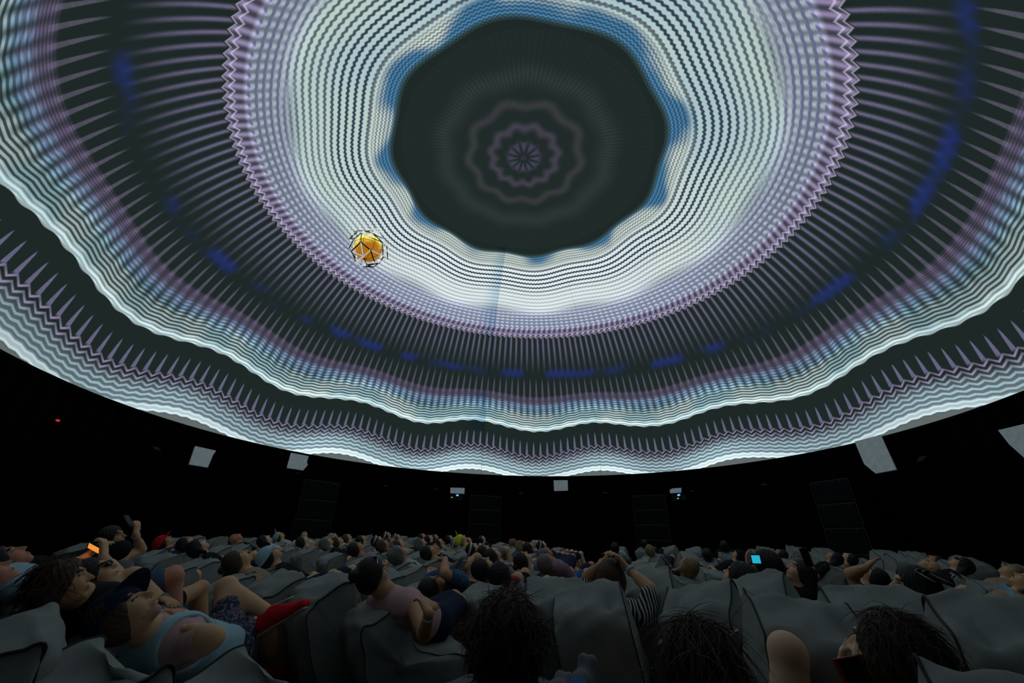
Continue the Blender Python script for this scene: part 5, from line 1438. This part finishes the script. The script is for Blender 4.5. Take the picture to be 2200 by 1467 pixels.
# --- right of the middle
J = pose_at((1590, 1246, 2.8), -30, dict(), hf=(-0.5, 0.6, 0.62), hu=(0.3, -0.4, 0.86), high=1)
root, K, loc = posed('person with long black hair behind the big bag right of middle', J, ('l', 'long', 'black', _, _, _, 'black', 'navy'), h=0.010)
J = pose_at((1585, 1400, 2.0), -36, dict(chest=(1560, 1400, True), pelvis=(1530, 1400, True), knL=(1497, 1292, True), anL=(1500, 1400, False), knR=(1560, 1330, True)), floor=True)
posed('person hidden behind long hair, one pale bent knee showing', J, ('p', 'short', 'dark', _, _, _, 'black', 'black'), h=0.008, leg=0.5, shoes=True, bag_az=-36, bag_label='charcoal bean bag under the pale bent knee')
J = pose_at((1644, 1215, 3.5), -34, dict(elL=(1602, 1250, False), wrL=(1608, 1220, True)), high=1, hf=(-0.6, 0.62, 0.5), hu=(0.3, -0.3, 0.9))
root, K, loc = posed('black-haired person holding up a phone with a glowing blue screen', J, ('r', 'fluffy', 'black', _, _, _, 'black', 'black'), h=0.008, sleeve=0.5, hands={'L': (V3(0.12, 0.05, 1), V3(0.8, -0.3, 0), 0.55)})
make_phone(PZ(1626, 1213, 3.4), (0, 0, 1), (0.25, -1, 0.1), 'phone with a glowing blue screen', (0.02, 0.42, 0.62), h=0.085, w=0.10)
J = pose_at((1721, 1230, 3.7), -44, dict(elR=(1738, 1282, False), wrR=(1746, 1224, True)), hf=(-0.72, 0.30, 0.62), hu=(0.55, -0.2, 0.8), high=1)
root, K, loc = posed('bearded person raising a dark phone in a black sleeve', J, ('l', 'short', 'dark', _, _, _, 'black', 'black'), h=0.008, sleeve=1.85, hands={'R': (V3(-0.1, 0, 1), V3(-0.8, 0.4, 0), 0.7)})
make_phone(PZ(1741, 1217, 3.35), (-0.12, 0.05, 1), (0.0, -1, 0.15), 'dark phone held upright in the right half')
J = pose_at((1935, 1305, 2.9), -48, dict(elL=(1828, 1234, True), wrL=(1857, 1221, False)))
posed('person whose pointing hand rises above the dented bag', J, ('t', 'short', 'black', _, _, _, 'black', 'navy'), h=0.008, sleeve=0.4, hands={'L': (V3(0.85, 0.1, 0.45), V3(0.2, -0.3, -0.9), 0.12)})
J = pose_at((1966, 1264, 2.45), -40, dict(), high=1, hf=(-0.80, 0.48, 0.30), hu=(0.15, -0.25, 0.95))
posed('black-haired head in profile between two big bags at the right', J, ('l', 'bob', 'black', _, _, _, 'black', 'black'), h=0.009)
# --- closest heads along the lower edge
J = pose_at((1088, 1372, 1.16), -4, dict(toR=(1256, 1436, 1.75, 'z'), toL=(1206, 1466, 1.72, 'z'), anR=(1250, 1478, 1.70, 'z'), anL=(1196, 1500, 1.66, 'z'), knR=(1215, 1560, 1.45, 'z'), knL=(1150, 1570, 1.42, 'z')), high=1, hf=(-0.05, 0.80, 0.6), hu=(0, -0.55, 0.83), floor=False)
root, K, loc = posed('person with tousled brown hair seen from behind at the lower middle', J, ('l', 'fluffy', 'brown', _, _, _, 'grey', 'blue'), h=0.008, leg=1.8, shoe='grey', bag_az=-4, bag_zs=0.8, bag_label='charcoal bean bag under the tousled brown hair at the lower edge')
hair_strands(root, K, 1500, 0.085, 'brown', 5, spread=0.05, down=0.4, lift=0.42)
J = pose_at((1498, 1432, 1.18), 0, dict(), high=1, hf=(0.05, 0.85, 0.52), hu=(0, -0.5, 0.86))
root, K, loc = posed('person with long brown hair seen from behind at the lower edge', J, ('l', 'long', 'brown', _, _, _, 'black', 'navy'), h=0.010, bag_az=0, bag_zs=0.8, bag_label='charcoal bean bag under the long brown hair at the lower edge')
hair_strands(root, K, 1400, 0.24, 'brown', 6, spread=0.012, down=1.0, lift=0.12)
J = pose_at((1918, 1412, 1.22), -38, dict(knL=(1692, 1400, 1.42, 'z'), anL=(1720, 1570, 1.5, 'z'), elL=(1870, 1560, 1.15, 'z'), wrL=(1835, 1500, 1.25, 'z')), high=1, hf=(-0.40, 0.82, 0.40), hu=(0.15, -0.3, 0.93))
root, K, loc = posed('brown-haired person with bare bent knee and a red phone, lower right', J, ('p', 'bob', 'brown', _, _, _, 'black', 'black'), h=0.0075, leg=0.35, hands={'L': (V3(0.1, 0.2, 1), V3(0.7, -0.6, 0), 0.6)}, bag_az=-38, bag_zs=0.8, bag_label='charcoal bean bag under the person with the red phone')
hair_strands(root, K, 900, 0.16, 'brown', 8, spread=0.015, lift=0.12)
make_phone(PZ(1838, 1445, 1.2), (1, 0.1, 0.12), (0.15, -1, 0.2), 'phone in a red case at the lower edge', body=(0.35, 0.02, 0.03)).location = tuple(PZ(1803, 1447, 1.2))
# --- empty bags in the near left corner
bag_px(235, 1392, 2.05, 30, 'charcoal bean bag, wide and empty, filling the lower left corner', 5, 1.05, fixed=True)
bag_px(560, 1408, 2.0, 25, 'charcoal bean bag, empty with a folded top, beside the floral shorts', 5, 0.9, fixed=True)
bag_px(70, 1300, 2.5, 45, 'charcoal bean bag behind the navy cap at the left edge', 2, 1.0, fixed=True)
# --- small things left lying on the bags
o = empty('sunglasses', PZ(2027, 1256, 2.25), 0.6); o.rotation_euler = (0.5, 0.1, 0.3)
tag(o, 'sunglasses with thin rims lying on the big right-hand bag', 'sunglasses')
wear('frame', GL_F, plain('glasses_gold', (0.35, 0.32, 0.22), rough=0.3, metal=0.5), o); wear('lens', GL_L, plain('dark_lens', (0.01, 0.01, 0.012)), o)
def sheet(pxs, zd, thick, mat, name, label, cat):
    c = [Vector(PZ(x, y, zd + dz)) for x, y, dz in pxs]; mid = sum(c, Vector()) / len(c)
    n_ = (c[1] - c[0]).cross(c[2] - c[0]).normalized() * thick
    vs = [tuple(p - mid) for p in c] + [tuple(p - mid + n_) for p in c]; k = len(c)
    o = link(name, pymesh(name, vs, [tuple(range(k)), tuple(range(2 * k - 1, k - 1, -1))] + [(i, k + i, k + (i + 1) % k, (i + 1) % k) for i in range(k)], False), mat); o.location = mid
    return tag(o, label, cat)
sheet([(2057, 1236, 0.06), (2068, 1248, 0.05), (2064, 1252, 0), (2052, 1245, 0)], 2.5, 0.003, cloth_mat('palegrey'), 'card', 'small white card beside the sunglasses at the right', 'card')
sheet([(2141, 1253, 0.10), (2156, 1252, 0.10), (2176, 1268, 0.0), (2178, 1286, 0.0), (2162, 1274, 0.04)], 2.7, 0.003, cloth_mat('lightblue'), 'paper_fan', 'pale blue paper fan leaning at the right edge', 'fan')
